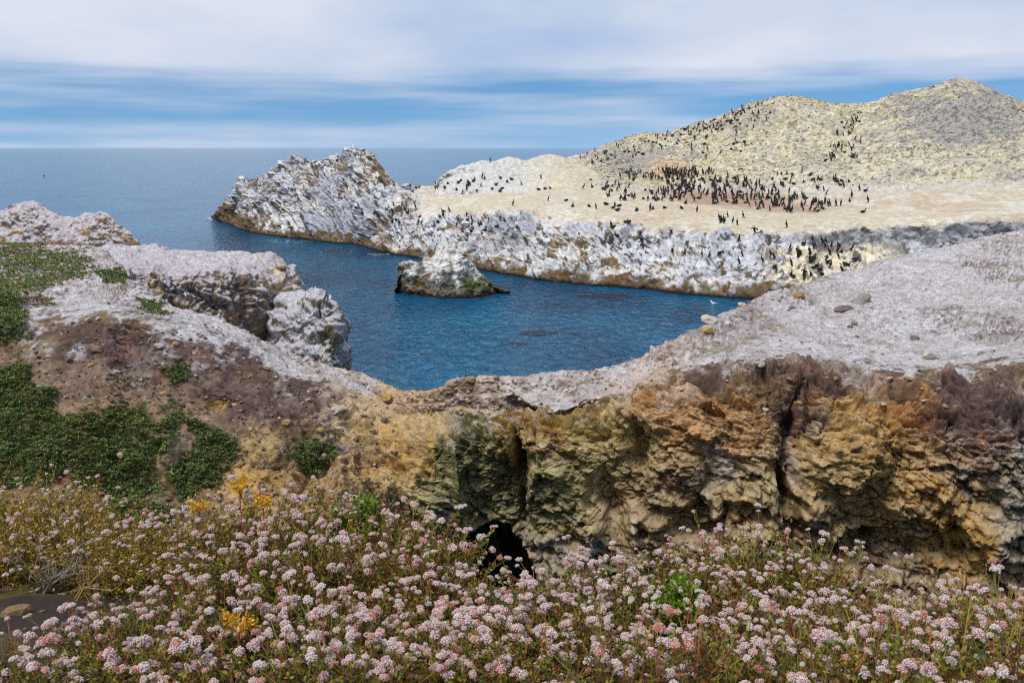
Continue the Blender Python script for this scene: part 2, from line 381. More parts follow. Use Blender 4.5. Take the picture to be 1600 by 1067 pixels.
big = fbm(P * 0.33, 4, 21)
lump = ridged(P * 1.1, 5, 31); nw = fbm(P * 0.7, 3, 33)
disp = amp * (0.60 * f1 * sstep(4.2, 2.4, rv) + 0.30 * f2 + 0.11 * f3 + 0.035 * f4 + 0.08 * lump - 0.12 * sstep(0.10, 0.0, e2) * sstep(-0.1, 0.3, nw) - 0.04 * sstep(0.16, 0, e3)) \
     + big * (0.25 * amp + 0.14 * topm) + (0.3 + 0.9 * sstep(-0.12, 0.22, fbm(P * np.array([0.5, 0.3, 0.5]), 4, 98))) * (0.07 * ridged(P * 2.2, 4, 61) + 0.07 * f3 * sstep(0.2, 0.7, fbm(P * 0.8, 3, 66) + 0.3)) * topm + soil * (0.14 * fbm(P * 1.3, 5, 67) + 0.07 * f2 * sstep(-0.1, 0.4, nw) + 0.03 * f3 + 0.012 * f4) + topm * 0.035 * f4
fine = fbm(P * 11, 3, 41)
disp += 0.022 * fine
P = P + nrm * disp[..., None].astype(np.float32)
n2 = normals(P); up = np.abs(n2[..., 2]) * np.sign(n2[..., 2] * (1 if n2[NV // 2, NU // 2, 2] != 0 else 1))
if np.median(n2[(rv > 4.6) & (rv < 5.6)][:, 2]) < 0: up = -up
# colours
pinkwhite = lin(222, 214, 212); soilc = lin(100, 78, 74); tan = lin(178, 146, 104); ochre = lin(200, 170, 116); gold = lin(190, 150, 88)
olive = lin(106, 98, 52); algae = lin(84, 88, 50); greyr = lin(128, 122, 122); brown = lin(128, 104, 76); pale = lin(226, 205, 168); redb = lin(150, 96, 62); darkr = lin(72, 64, 58)
na_, nb_, nc_ = fbm(P * 0.8, 5, 51), fbm(P * 2.1, 5, 52), fbm(P * 6.5, 4, 53)
nd_ = fbm(P * 17, 3, 54)
wxx = px + na_ * 46 + nb_ * 22; wyy = py + fbm(P * 0.8, 5, 57) * 36 + nc_ * 12
col = np.broadcast_to(brown, P.shape).copy()
def paint(c, cx, cy, rx, ry, s=1.0, hard=0.35):
    global col
    mk = blob(wxx, wyy, cx, cy, rx, ry) + 0.26 * nb_ + 0.24 * nc_ + 0.16 * nd_
    col = mixc(col, c, sstep(hard - 0.14, hard + 0.14, mk) * s)
paint(lin(146, 124, 104), 120, 640, 260, 90, 0.9); paint(lin(132, 108, 90), 250, 620, 200, 60, 0.8); paint(lin(168, 140, 106), 200, 650, 120, 30, 0.6)
paint(ochre, 600, 700, 120, 90, 0.95); paint(lin(224, 186, 118), 640, 680, 60, 60, 0.8); paint(gold, 600, 720, 60, 30, 0.7); paint(tan, 440, 790, 120, 50, 0.9); paint(lin(196, 160, 92), 400, 765, 50, 26, 0.9)
paint(gold, 335, 636, 22, 7, 0.9); paint(ochre, 420, 690, 28, 28, 0.7); paint(tan, 235, 720, 20, 50, 0.8)
paint(olive, 820, 740, 130, 130, 0.95); paint(lin(152, 128, 74), 880, 720, 80, 80, 0.8); paint(algae, 722, 730, 40, 120, 0.9); paint(lin(92, 96, 44), 790, 700, 60, 60, 0.6); paint(lin(80, 88, 46), 800, 820, 70, 40, 0.7); paint(algae, 880, 770, 40, 50, 0.6); paint(lin(160, 122, 66), 830, 690, 40, 40, 0.7)
paint(lin(172, 150, 104), 980, 740, 50, 110, 0.9); paint(lin(196, 170, 110), 965, 690, 30, 60, 0.8)
paint(greyr, 900, 880, 90, 50, 0.8); paint(lin(110, 104, 92), 850, 900, 90, 60, 0.7)
paint(lin(170, 124, 76), 1090, 660, 100, 70, 0.85); paint(lin(124, 98, 62), 1100, 800, 130, 90, 0.85); paint(lin(150, 126, 82), 1180, 790, 50, 50, 0.6)
paint(lin(160, 130, 80), 1340, 720, 110, 110, 0.9); paint(gold, 1400, 700, 90, 60, 0.75); paint(lin(194, 146, 72), 1440, 800, 80, 90, 0.85, 0.5); paint(lin(196, 150, 76), 1490, 860, 60, 60, 0.8, 0.45)
paint(lin(190, 150, 96), 1370, 620, 90, 40, 0.7); paint(redb, 1420, 640, 50, 24, 0.5); paint(darkr, 1490, 740, 16, 60, 0.7); paint(darkr, 1410, 820, 18, 50, 0.6)
paint(greyr, 1560, 640, 70, 70, 0.85); paint(lin(118, 112, 108), 1575, 800, 40, 90, 0.9); paint(lin(168, 164, 160), 1240, 720, 24, 60, 0.5, 0.5); paint(lin(176, 170, 166), 1130, 730, 24, 40, 0.5, 0.5)
# dark earth band under the lips
for cx, cy, rx, ry, s in [(300, 545, 190, 34, 0.95), (430, 610, 110, 34, 0.9), (470, 650, 60, 26, 0.6), (150, 520, 120, 16, 0.7), (500, 700, 46, 24, 0.8), (560, 700, 20, 26, 0.5), (1130, 565, 90, 16, 0.7), (1280, 575, 130, 22, 0.7),
                          (1400, 600, 130, 20, 0.7), (1520, 640, 70, 60, 0.85), (1250, 650, 40, 44, 0.8), (1480, 720, 50, 60, 0.5), (1580, 590, 60, 24, 0.7)]:
    paint(soilc, cx, cy, rx, ry, s)
# dark brown rock with painted-in shade in the lowest part, rust stains
col = mixc(col, mixc(np.broadcast_to(lin(92, 82, 62), P.shape), lin(64, 58, 50), sstep(-0.2, 0.2, nb_)), sstep(4.3, 2.6, P[..., 2] + nb_ * 1.2 + nc_ * 0.6) * 0.85)
col = mixc(col, redb, sstep(0.35, 0.6, fbm(P * np.array([1.4, 1.4, 0.5]), 4, 71)) * face * 0.5)
# broken pieces differ in tone
tone = 1 + 0.26 * f2 + 0.30 * f3 + 0.24 * f4 + 0.14 * nc_
col = col * np.clip(np.where(topm > 0.5, 1 + 0.1 * nc_, tone), 0.5, 1.7)[..., None]
lum = col.mean(-1, keepdims=True); col = col + (lum - col) * (0.06 * face)[..., None]
pale_m = face * (1 - 0.8 * soil) * sstep(0.10, 0.45, up - np.abs(nrm[..., 2]) + 0.30 * nc_ + 0.34 * nd_ + 0.12 * nb_)      # sky light painted pale onto the little ledges, mixed with dust and droppings
col = mixc(col, col * 0.35 + lin(208, 192, 158) * 0.75, pale_m * 0.5)
vein = sstep(0.055, 0.015, np.abs(vnoise(Q * np.array([1.1, 1.1, 3.2]) + 0.6 * nb_[..., None] + 0.35 * nc_[..., None], 95))) * sstep(-0.15, 0.25, nw)  # thin dark crack lines drawn in the colour only, along the strata
vein = np.maximum(vein, sstep(0.07, 0.02, np.abs(vnoise(Q * np.array([3.0, 3.0, 6.5]) + 0.7 * nc_[..., None], 96))) * 0.8) * face * (1 - soil)
col = mixc(col, lin(66, 54, 44), vein * 0.75)
wash = sstep(0.16, 0.42, fbm(P * np.array([2.2, 2.2, 1.1]), 5, 97) + 0.45 * blob(px, py, 640, 650, 170, 60) + 0.3 * blob(px, py, 1020, 620, 90, 40) + 0.36 * sstep(2.5, 3.7, rv) - 0.22 + 0.2 * nd_) * face
col = mixc(col, lin(214, 200, 184), wash * 0.42 * (1 - 0.6 * soil))
col = col * (1 + 0.22 * nd_ * face)[..., None]
lum = col.mean(-1, keepdims=True); col = np.maximum(lum + (col - lum) * (1 + 0.06 * face)[..., None], 0.004)
col = col * (1 + 0.5 * face * (1 - 0.55 * soil))[..., None]; col = col * np.minimum(1, 0.72 / np.maximum(col.max(-1, keepdims=True), 1e-4))
# whitened (guano-dusted) tops
wline = sstep(3.62, 4.12, rv + 0.75 * nb_ + 0.5 * nc_ + 0.3 * na_ + 0.2 * nd_)
left_in = sstep(160, 60, px)
white = wline * sstep(0.25, 0.55, up + 0.18 * nb_ + 0.22 * topm)
white = np.clip(white - 0.5 * sstep(0.1, 0.5, nb_ + 0.6 * nc_) * topm, 0, 1)
white = np.maximum(white, 0.85 * sstep(0.30, 0.5, fbm(P * np.array([1.6, 1.6, 0.7]), 5, 81) + 0.35 * blob(px, py, 640, 640, 150, 50) + 0.2 * blob(px, py, 200, 520, 200, 40) - 0.2) * sstep(2.2, 3.6, rv) * sstep(0.2, 0.6, up + 0.2))
topc = mixc(np.broadcast_to(pinkwhite, P.shape), lin(204, 190, 186), sstep(-0.1, 0.5, na_))
topc = mixc(topc, lin(232, 226, 226), sstep(0.1, 0.5, fbm(P * 1.3, 4, 88)))
topc = mixc(topc, lin(216, 182, 140), sstep(-0.75, 0.1, na_ + nb_ * 0.6 + nc_ * 0.4) * np.clip(1.6 * blob(px, py, 650, 615, 130, 60) + 0.7 * blob(px, py, 1000, 580, 90, 40), 0, 1))
under = mixc(np.broadcast_to(lin(150, 128, 122), P.shape), lin(116, 96, 90), sstep(-0.2, 0.3, nc_))
col = mixc(col, under, topm * (1 - white) * (wline))
col = mixc(col, topc, white)
patch = sstep(-0.12, 0.22, fbm(P * np.array([0.5, 0.3, 0.5]), 4, 98) + 0.15 * nb_)
col = mixc(col, lin(232, 226, 224), topm * (1 - patch) * 0.55 * white * (1 - np.clip(1.2 * blob(px, py, 660, 615, 150, 60), 0, 1)))
specks = (0.35 + 0.65 * patch) * sstep(0.20, 0.40, fbm(P * np.array([4.5, 7, 7]), 3, 91) + 0.30 * fbm(P * 0.9, 3, 92)) * topm
specks2 = (0.3 + 0.7 * patch) * sstep(0.24, 0.36, fbm(P * np.array([9, 11, 11]), 2, 93) + 0.25 * fbm(P * 0.6, 3, 94) + 0.08 * sstep(1150, 1400, px)) * topm
col = mixc(col, lin(148, 128, 112), specks * 0.75); col = mixc(col, mixc(np.broadcast_to(lin(124, 106, 92), P.shape), lin(176, 148, 108), sstep(0, 0.2, na_)), specks2 * 0.85)
near = link('cliff', mesh_np('cliff', P.reshape(-1, 3), grid_faces(NV, NU), col.reshape(-1, 3), mat=M_NEAR))
tag(near, 'ochre and brown cliff with pinkish white top forming a land bridge over a dark cave', kind='structure')
P1, col1px, rv1, topm1 = P, px, rv, topm
PX1, PY1 = proj(P1)

# ------------------------------------------------------------------ generic rough rock sheet
def rock_sheet(name, cols, nu, nv, roww, mat, scale, amps, colour, colw=None, strat=None, ampf=None):
    P, px, py, rv = grid(cols, nu, nv, roww, colw)
    nr = blur(normals(P), 5); nr /= np.linalg.norm(nr, axis=-1, keepdims=True)
    top_row = nv // 2
    q = P / scale
    S_ = strat if strat is not None else np.eye(3)
    q = (q @ np.array(S_, np.float32)).astype(np.float32)
    g1, e1 = facet(q * 0.8 + 0.3 * fbm(q * 1.3, 3, 3)[..., None], 11)
    g2, e2 = facet(q * 2.1 + 0.3 * fbm(q * 3, 3, 4)[..., None], 12)
    g3, e3 = facet(q * 5.6, 13)
    am = np.ones_like(px) if ampf is None else ampf(P, px, py, rv)
    d = amps * scale * (0.36 * g1 + 0.18 * g2 + 0.08 * g3 - 0.05 * sstep(0.12, 0, e2) + 0.12 * ridged(q, 5, 15)) * am + 0.03 * scale * fbm(q * 6, 3, 19)
    nb = np.where(nr[..., 1:2] * 0 == 0, nr, nr)
    P = P + nb * d[..., None].astype(np.float32)
    n = normals(P)
    c = colour(P, px, py, rv, np.abs(n[..., 2]), (g1, g2, g3), am)
    o = link(name, mesh_np(name, P.reshape(-1, 3), grid_faces(nv, nu), c.reshape(-1, 3), mat=mat))
    return o, P
def bay_colour(P, px, py, rv, up, g, am):
    a, b_, c_ = fbm(P * 0.6, 4, 101), fbm(P * 1.7, 4, 102), fbm(P * 5, 3, 103)
    col = mixc(np.broadcast_to(lin(140, 118, 98), P.shape), lin(96, 82, 78), sstep(-0.2, 0.3, a))
    col = mixc(col, lin(186, 146, 96), sstep(0.0, 0.35, b_ + 0.3 * blob(px, py, 420, 440, 60, 60)))
    col = mixc(col, lin(96, 88, 48), sstep(0.3, 0.5, a + 0.5 * blob(px, py, 420, 470, 40, 40) - 0.1))
    col = col * np.clip(1 + 0.3 * g[1] + 0.25 * g[2], 0.6, 1.5)[..., None]
    wh = sstep(0.30, 0.66, up + 0.25 * b_ + 0.2 * c_ + 0.25 * sstep(1.6, 2.4, rv))
    wh = np.clip(wh - 0.35 * sstep(0.15, 0.45, c_), 0, 1)
    wcol = mixc(np.broadcast_to(lin(214, 206, 208), P.shape), lin(228, 206, 168), sstep(0.0, 0.4, a) * blob(px, py, 430, 440, 70, 80))
    return mixc(col, wcol, wh)
def zc(px, y0, z1, y1, *rest):
    return (px, [(W, y0), (('z', z1), y1), *rest[:-1], (W, rest[-1])])
B2 = [zc(110, 33, 3, 34.5, (440, 35), (420, 38), (398, 43), 47), zc(190, 32, 3, 33, (430, 34.5), (413, 38), (395, 43), 47), zc(230, 33, 4, 34, (425, 35.5), (411, 39), (397, 43), 47),
      zc(300, 34, 4, 35, (430, 36), (415, 39), (402, 43), 47), zc(350, 34.5, 4, 35.3, (424, 36.5), (413, 39.5), (405, 42.5), 46), zc(400, 35.5, 3.5, 36.5, (434, 37.5), (421, 39.5), (412, 42), 45.5),
      zc(430, 36.5, 3, 37.5, (447, 38.5), (431, 40), (424, 41.5), 45), zc(455, 37.5, 2.5, 38.3, (462, 39.3), (453, 40.2), (450, 41.2), 44), zc(470, 38.5, 1.5, 39, (492, 39.8), (484, 40.3), (481, 41), 43),
      zc(484, 39, -0.5, 39.5, (570, 40), (572, 40.4), (576, 40.8), 42)]
headland, P2 = rock_sheet('headland', B2, 330, 250, [1.2, 2.2, 1.0, 0.8, 0.8], M_NEAR, 1.5, 1.1, bay_colour,
                     ampf=lambda P, px, py, rv: np.clip(1 - 0.62 * sstep(1.7, 2.3, rv) * sstep(4.4, 3.8, rv) * sstep(450, 400, px), 0, 1))
tag(headland, 'brown and whitish headland cliff behind the left terrace', kind='structure')
E = [zc(412, 35, 2.2, 36, (530, 37), (515, 38.5), 40), zc(440, 34.5, 2, 35.3, (505, 36.5), (488, 38.5), 41), zc(470, 34, 2, 35, (495, 36.3), (474, 38.7), 41.5), zc(500, 34, 2, 35, (492, 36.3), (471, 38.7), 41.5),
     zc(521, 34.2, 2, 35, (500, 36.3), (478, 38.5), 41), zc(532, 34.6, 1.5, 35.3, (530, 36.5), (506, 38.3), 40.5), zc(543, 35, 1, 35.8, (568, 36.8), (548, 38), 40), zc(551, 36, -0.4, 36.5, (610, 37), (612, 37.6), 39)]
def outcrop_colour(P, px, py, rv, up, g, am):
    a, b_, c_ = fbm(P * 0.6, 4, 111), fbm(P * 1.7, 4, 112), fbm(P * 5, 3, 113)
    col = mixc(np.broadcast_to(lin(120, 112, 96), P.shape), lin(96, 92, 56), sstep(-0.1, 0.4, a)) * np.clip(1 + 0.3 * g[1] + 0.25 * g[2], 0.6, 1.5)[..., None]
    wh = sstep(0.22, 0.6, up + 0.4 * b_ + 0.35 * c_ + 0.12)
    return mixc(col, mixc(np.broadcast_to(lin(216, 212, 216), P.shape), lin(226, 208, 178), sstep(0.1, 0.5, a)), wh)
outcrop, PE = rock_sheet('rock_outcrop', E, 170, 200, [1.5, 2, 1.0, 1.2], M_NEAR, 1.5, 0.8, outcrop_colour)
tag(outcrop, 'pale craggy rock outcrop jutting into the cove at the end of the headland', 'rock')
FB = [(-140, (380, 46), (352, 49)), (-60, (380, 46), (343, 49)), (0, (380, 46), (337, 49)), (54, (378, 46), (330, 49)), (93, (380, 46), (346, 49)), (127, (382, 46), (348, 49)), (161, (382, 46), (342, 48.5)), (180, (384, 46), (355, 48)), (192, (388, 46), (374, 47.5)), (214, (400, 46), (395, 47)), (226, (440, 46), (440, 47))]
FB = [(p, [(W, 43.5), a, b2, (W, 54)]) for p, a, b2 in FB]
knoll, PF = rock_sheet('rocky_knoll', FB, 260, 150, [0.8, 2, 1.2], M_NEAR, 1.5, 0.5, bay_colour)
tag(knoll, 'whitened rocky knoll at the far end of the left terrace', 'rock')

# ------------------------------------------------------------------ the bird island
IS = [(334, 342, [(342, .6), (341.5, 1), (341, 1.5), (341, 2), (341, 2.5), (341, 3)]), (345, 347, [(342, 1), (338, 1.8), (335, 2.4), (332, 3), (330, 3.6), (329, 4.4)]), (360, 353, [(335, 2), (325, 3), (320, 4), (316, 5), (312, 6), (310, 7)]),
 (383, 362, [(330, 3), (315, 5), (303, 6), (295, 7.5), (288, 9), (285, 10)]), (413, 367, [(335, 3), (315, 5), (303, 7), (292, 9), (283, 11), (277, 12)]), (440, 371, [(330, 3), (305, 5), (290, 7), (276, 9), (265, 11), (259, 13)]),
 (470, 375, [(330, 3), (303, 5), (285, 7), (267, 9), (255, 11), (248, 13)]), (497, 378, [(330, 3), (305, 5), (288, 7), (272, 9), (262, 11), (256, 13)]), (530, 381, [(335, 3), (308, 5), (288, 7), (270, 9), (257, 11), (250, 13)]),
 (552, 383, [(338, 3), (308, 5), (285, 7), (262, 9), (246, 11), (238, 13)]), (575, 389, [(342, 3), (315, 5), (293, 7), (270, 9), (255, 11), (247, 13)]), (598, 395, [(348, 4), (325, 6), (308, 8), (289, 11), (274, 13), (265, 15)]),
 (612, 398, [(350, 4), (330, 7), (315, 9), (300, 12), (288, 14), (281, 16)]), (645, 404, [(360, 4), (338, 8), (325, 11), (310, 15), (298, 19), (290, 23)]), (700, 412, [(370, 4), (340, 8), (322, 12), (308, 18), (298, 26), (291, 34)]),
 (760, 423, [(378, 4), (343, 7), (322, 11), (308, 19), (293, 34), (286, 44)]), (810, 432, [(385, 4), (346, 7), (323, 11), (308, 20), (289, 40), (281, 50)]), (860, 440, [(389, 4), (350, 7), (326, 11), (306, 22), (278, 44), (258, 62)]),
 (900, 444, [(390, 4), (352, 7), (328, 11), (305, 22), (275, 44), (246, 66)]), (950, 449, [(395, 4), (356, 7), (333, 11), (305, 24), (269, 44), (229, 68)]), (1000, 452, [(395, 4), (360, 7), (338, 11), (310, 24), (270, 46), (215, 70)]),
 (1060, 459, [(398, 4), (364, 7), (345, 11), (310, 26), (268, 48), (205, 70)]), (1100, 462, [(400, 4), (366, 7), (348, 11), (312, 26), (262, 48), (191, 72)]), (1150, 466, [(402, 4), (368, 7), (350, 11), (315, 26), (255, 48), (171, 72)]),
 (1200, 468, [(405, 4), (371, 7), (352, 10), (318, 26), (250, 48), (156, 72)]), (1240, 470, [(405, 4), (372, 7), (348, 10), (322, 24), (245, 48), (152, 72)]), (1290, 471, [(405, 4), (372, 7), (345, 10), (322, 22), (245, 46), (160, 74)]),
 (1340, 472, [(405, 4), (365, 7), (343, 9), (325, 20), (245, 46), (161, 76)]), (1370, 472, [(405, 3.5), (365, 6.5), (343, 8.5), (325, 19), (242, 45), (157, 75)]), (1400, 473, [(405, 3), (365, 6), (343, 8), (325, 18), (240, 44), (147, 74)]), (1450, 474, [(405, 3), (362, 6), (341, 8), (322, 18), (235, 44), (138, 74)]),
 (1500, 475, [(400, 3), (358, 5.5), (337, 7.5), (318, 18), (230, 44), (127, 74)]), (1540, 475, [(400, 3), (356, 5.5), (335, 7.5), (316, 18), (231, 44), (140, 74)]), (1600, 475, [(400, 3), (355, 5.5), (335, 7.5), (315, 18), (233, 44), (163, 74)]),
 (1720, 475, [(400, 3), (355, 5.5), (335, 7.5), (315, 18), (240, 44), (195, 72)]), (1900, 475, [(400, 3), (358, 5.5), (340, 7.5), (318, 18), (262, 44), (225, 70)])]
ISC = []
for p_, pw, rows in IS:
    yw = float(y_of_water(pw))
    ISC.append((p_, [(W, yw - 0.5), (('z', 0.9 if p_ > 350 else 0.3), yw + 0.5)] + [(a, yw + d) for a, d in rows] + [(W, yw + rows[-1][1] * 1.25 + 6)]))
NU2, NV2 = 1060, 400
P, px, py, rv = grid(ISC, NU2, NV2, [0.45, 1.5, 1.2, 0.9, 0.7, 1.2, 1.5, 0.2], [1.6 if c[0] < 760 else 1.0 if c[0] < 1590 else 0.3 for c in ISC[:-1]])
nr = blur(normals(P), 5); nr /= np.linalg.norm(nr, axis=-1, keepdims=True)
tip = sstep(690, 610, px + 12 * fbm(P * 0.2, 2, 3))                      # the bare rocky point
hill = np.clip(sstep(5.15, 5.6, rv) * sstep(860, 930, px), 0, 1)
flat = (1 - tip) * sstep(2.85, 3.55, rv + 0.45 * fbm(P * 0.15, 4, 5) + 0.4 * fbm(P * 0.7, 3, 6)) * (1 - hill)
rough = np.clip(1 - flat * 0.93 - hill * 0.72, 0.05, 1)
rough = np.where(px > 1215, rough * 0.75, rough)
# strata leaning up to the right in the wall, streaked downhill
th = math.radians(52); ST = np.array([[math.cos(th), 0, -math.sin(th)], [0, 1, 0], [math.sin(th), 0, math.cos(th)]], np.float32)
Q = (P @ ST.T).astype(np.float32)                                       # x along the strata, z across them
wq = 0.5 * np.stack([fbm(P * 0.25, 3, k) for k in (7, 8, 9)], -1)
st = ridged(Q * np.array([0.07, 0.3, 0.75]) + wq * 1.2, 5, 211, 0.42)
st2 = ridged(Q * np.array([0.4, 0.8, 2.4]) + wq * 2, 4, 212)
g1, e1 = facet(P * np.array([0.26, 0.26, 0.2]) + wq, 213)
g2, e2 = facet(Q * np.array([0.45, 0.8, 1.0]) + wq, 214)
g3, e3 = facet(P * 1.5 + wq, 215)
big = fbm(P * 0.07, 4, 216)
gully = ridged(P * np.array([0.33, 0.33, 0.07]) + wq * 0.6, 4, 219)
disp = rough * (0.9 * g1 + (0.42 - 0.2 * tip) * g2 + (0.16 - 0.09 * tip) * g3 + (0.75 + 0.45 * tip) * (st - 0.4) + 0.3 * (st2 - 0.4) + 0.5 * (gully - 0.4) * (1 - tip) - 0.25 * sstep(0.12, 0, e2)) + big * (0.35 + 0.5 * rough) + 0.07 * g3 * (hill + 0.3 * flat) + 0.05 * fbm(P * 2.5, 3, 217) + hill * (0.10 * ridged(P * 1.2, 3, 218) + 0.5 * fbm(P * 0.16, 4, 220))
disp *= (0.35 + 0.65 * sstep(0.4, 2.2, rv)) * (1 - 0.35 * tip * sstep(5.2, 6.8, rv))
P = P + nr * disp[..., None].astype(np.float32)
n2 = normals(P); up = n2[..., 2]
if np.median(up[flat > 0.8]) < 0: up = -up
a, b_, c_ = fbm(P * 0.12, 4, 221), fbm(P * 0.45, 5, 222), fbm(P * 1.5, 4, 223)
d_ = fbm(P * 3.2, 3, 224)
rockc = mixc(np.broadcast_to(lin(96, 92, 88), P.shape), lin(136, 116, 88), sstep(-0.2, 0.4, b_))
rockc = rockc * np.clip(1 + 0.35 * g2 + 0.3 * g3, 0.55, 1.5)[..., None]
wcol = mixc(np.broadcast_to(lin(206, 206, 210), P.shape), lin(222, 218, 212), sstep(-0.2, 0.4, b_))
streak = fbm(P * np.array([1.3, 1.3, 0.22]), 4, 225) * (1 - tip) + tip * fbm(Q * np.array([0.12, 0.6, 1.5]) + 0.6 * wq, 4, 226)
wh = sstep(0.0, 0.30, up * 0.6 + 1.0 * streak + 0.4 * c_ + 0.35 * d_ + 0.02 + 0.16 * (1 - tip) * sstep(0.6, 2, rv))
crack_lineI = np.maximum(sstep(0.08, 0.02, np.abs(vnoise(Q * np.array([0.22, 0.5, 1.3]) + 1.2 * wq, 227))), 0.8 * sstep(0.10, 0.03, np.abs(vnoise(Q * np.array([0.5, 1.0, 2.6]) + 1.5 * wq, 228)))) * rough  # dark cracks drawn as colour lines across the rough cliffs
col = mixc(rockc, wcol, wh); col = mixc(col, lin(78, 72, 66), crack_lineI * sstep(-0.3, 0.2, b_) * 0.48)
col = mixc(col, lin(152, 154, 166), 0.6 * sstep(0.18, 0.45, a + 0.6 * c_ + 0.25 * sstep(2.2, 3, rv) * sstep(3.6, 3, rv)) * (1 - flat))   # grey, stained patches
# dark overhung rock of the inner bay (right)
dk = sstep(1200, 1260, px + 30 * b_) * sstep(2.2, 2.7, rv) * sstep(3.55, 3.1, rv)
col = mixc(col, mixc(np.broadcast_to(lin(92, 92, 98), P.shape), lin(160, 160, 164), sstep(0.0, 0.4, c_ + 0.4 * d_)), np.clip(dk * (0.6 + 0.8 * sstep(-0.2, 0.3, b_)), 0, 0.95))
crm = sstep(1180, 1240, px + 40 * b_) * sstep(1440, 1360, px) * sstep(2.7, 2.3, rv) * sstep(1.0, 1.4, rv)
col = mixc(col, mixc(np.broadcast_to(lin(236, 222, 190), P.shape), lin(60, 58, 56), sstep(0.12, 0.3, c_ + 0.3 * d_)), crm * 0.8)
# tops
crem = mixc(np.broadcast_to(lin(204, 190, 164), P.shape), lin(198, 178, 152), sstep(-0.1, 0.4, a))
crem = mixc(crem, lin(212, 204, 186), sstep(0.0, 0.4, b_))
red = blob(px, py, 1130, 305, 150, 20) + 0.5 * blob(px, py, 1250, 327, 90, 9) + 0.35 * b_
crem = mixc(crem, lin(172, 138, 118), sstep(0.35, 0.75, red) * 0.85)
flatw = flat * sstep(0.35, 0.7, up)
col = mixc(col, crem, np.clip(flatw * 1.1, 0, 1))
col = mixc(col, lin(166, 160, 160), 0.6 * sstep(0.25, 0.4, fbm(P * 1.1, 3, 231)) * flat * sstep(4.0, 3.3, rv))
# hill: nests, pale droppings, ochre earth and dark specks
hc = mixc(np.broadcast_to(lin(200, 189, 160), P.shape), lin(186, 165, 112), sstep(-0.05, 0.45, c_ + 0.4 * a))
hc = mixc(hc, lin(214, 206, 186), sstep(0.05, 0.3, d_))
hc = mixc(hc, lin(176, 168, 150), 0.7 * sstep(0.0, 0.3, fbm(P * 0.2, 4, 233)))
hc = mixc(hc, lin(150, 146, 144), 0.8 * sstep(0.0, 0.5, 0.8 * b_ + blob(px, py, 1500, 185, 90, 45) + 0.7 * blob(px, py, 1000, 250, 60, 16) - 0.1))
hc = mixc(hc, lin(96, 88, 78), 0.75 * sstep(0.22, 0.34, fbm(P * 2.1, 3, 232) + 0.10 * blob(px, py, 1500, 185, 140, 70)))
hc = mixc(hc, lin(210, 172, 130), 0.7 * blob(px, py, 1040, 262, 30, 14))
col = mixc(col, hc, hill)
# wave-washed brown foot
foot = sstep(1.5, 0.6, P[..., 2] + 1.1 * b_ + 0.8 * c_ + 0.5 * d_ - 0.9 * tip * sstep(420, 360, px) * 2)
col = mixc(col, mixc(np.broadcast_to(lin(106, 84, 50), P.shape), lin(74, 62, 44), sstep(-0.1, 0.3, c_)), foot * 0.95)
col = mixc(col, lin(36, 32, 26), sstep(0.35, 0.1, P[..., 2] + 0.2 * c_))
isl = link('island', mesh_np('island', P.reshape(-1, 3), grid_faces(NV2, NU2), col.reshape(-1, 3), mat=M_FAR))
tag(isl, 'guano whitened rocky island with a flat top and rounded hill', kind='structure')
PI_, pxI, rvI, hillI = P, px, rv, hill

def hump_colour(P, px, py, rv, up, g, am):
    a, b_, c_ = fbm(P * 0.2, 4, 241), fbm(P * 0.6, 4, 242), fbm(P * 1.9, 4, 243)
    col = mixc(np.broadcast_to(lin(132, 128, 122), P.shape), lin(96, 92, 88), sstep(0, 0.4, c_))
    wh = sstep(0.1, 0.5, up + 0.3 * b_ + 0.3 * c_ + 0.35 * sstep(760, 830, px) + 0.1)
    return mixc(col, mixc(np.broadcast_to(lin(206, 203, 196), P.shape), lin(206, 192, 166), sstep(780, 900, px)), wh)
HU = [(680, (299, 116), (296, 118), (294, 119), (292, 120)), (690, (299, 116), (291, 117), (284, 118), (278, 119.5)), (700, (300, 115), (287, 117), (278, 118.5), (271, 120)), (725, (300, 114), (286, 116), (273, 118.5), (262, 121)), (764, (300, 113), (285, 115), (268, 118), (253, 122)), (802, (300, 112), (285, 115), (265, 119), (248, 123)),
      (820, (299, 112), (285, 115), (267, 119), (253, 123)), (855, (298, 112), (282, 115), (262, 119), (244, 123)), (880, (295, 112), (279, 115), (263, 119), (248, 123)), (904, (292, 112), (280, 115), (268, 119), (258, 123)), (932, (290, 113), (283, 116), (277, 118.5), (272, 121)), (955, (292, 114), (290, 116), (289, 118), (288, 120))]
HU = [(h_[0], [(h_[1][0] + 12, h_[1][1] - 0.5)] + list(h_[2:]) + [(('z', 3.0), h_[4][1] + 9)]) for h_ in HU]
hump, PH = rock_sheet('rock_hump', HU, 300, 130, [0.6, 1, 1, 0.8], M_FAR, 2.6, 0.42, hump_colour, ampf=lambda P, px, py, rv: 1 - 0.75 * sstep(760, 860, px))
tag(hump, 'low white rounded rock rising behind the flat, dark at its seaward end', 'rock')

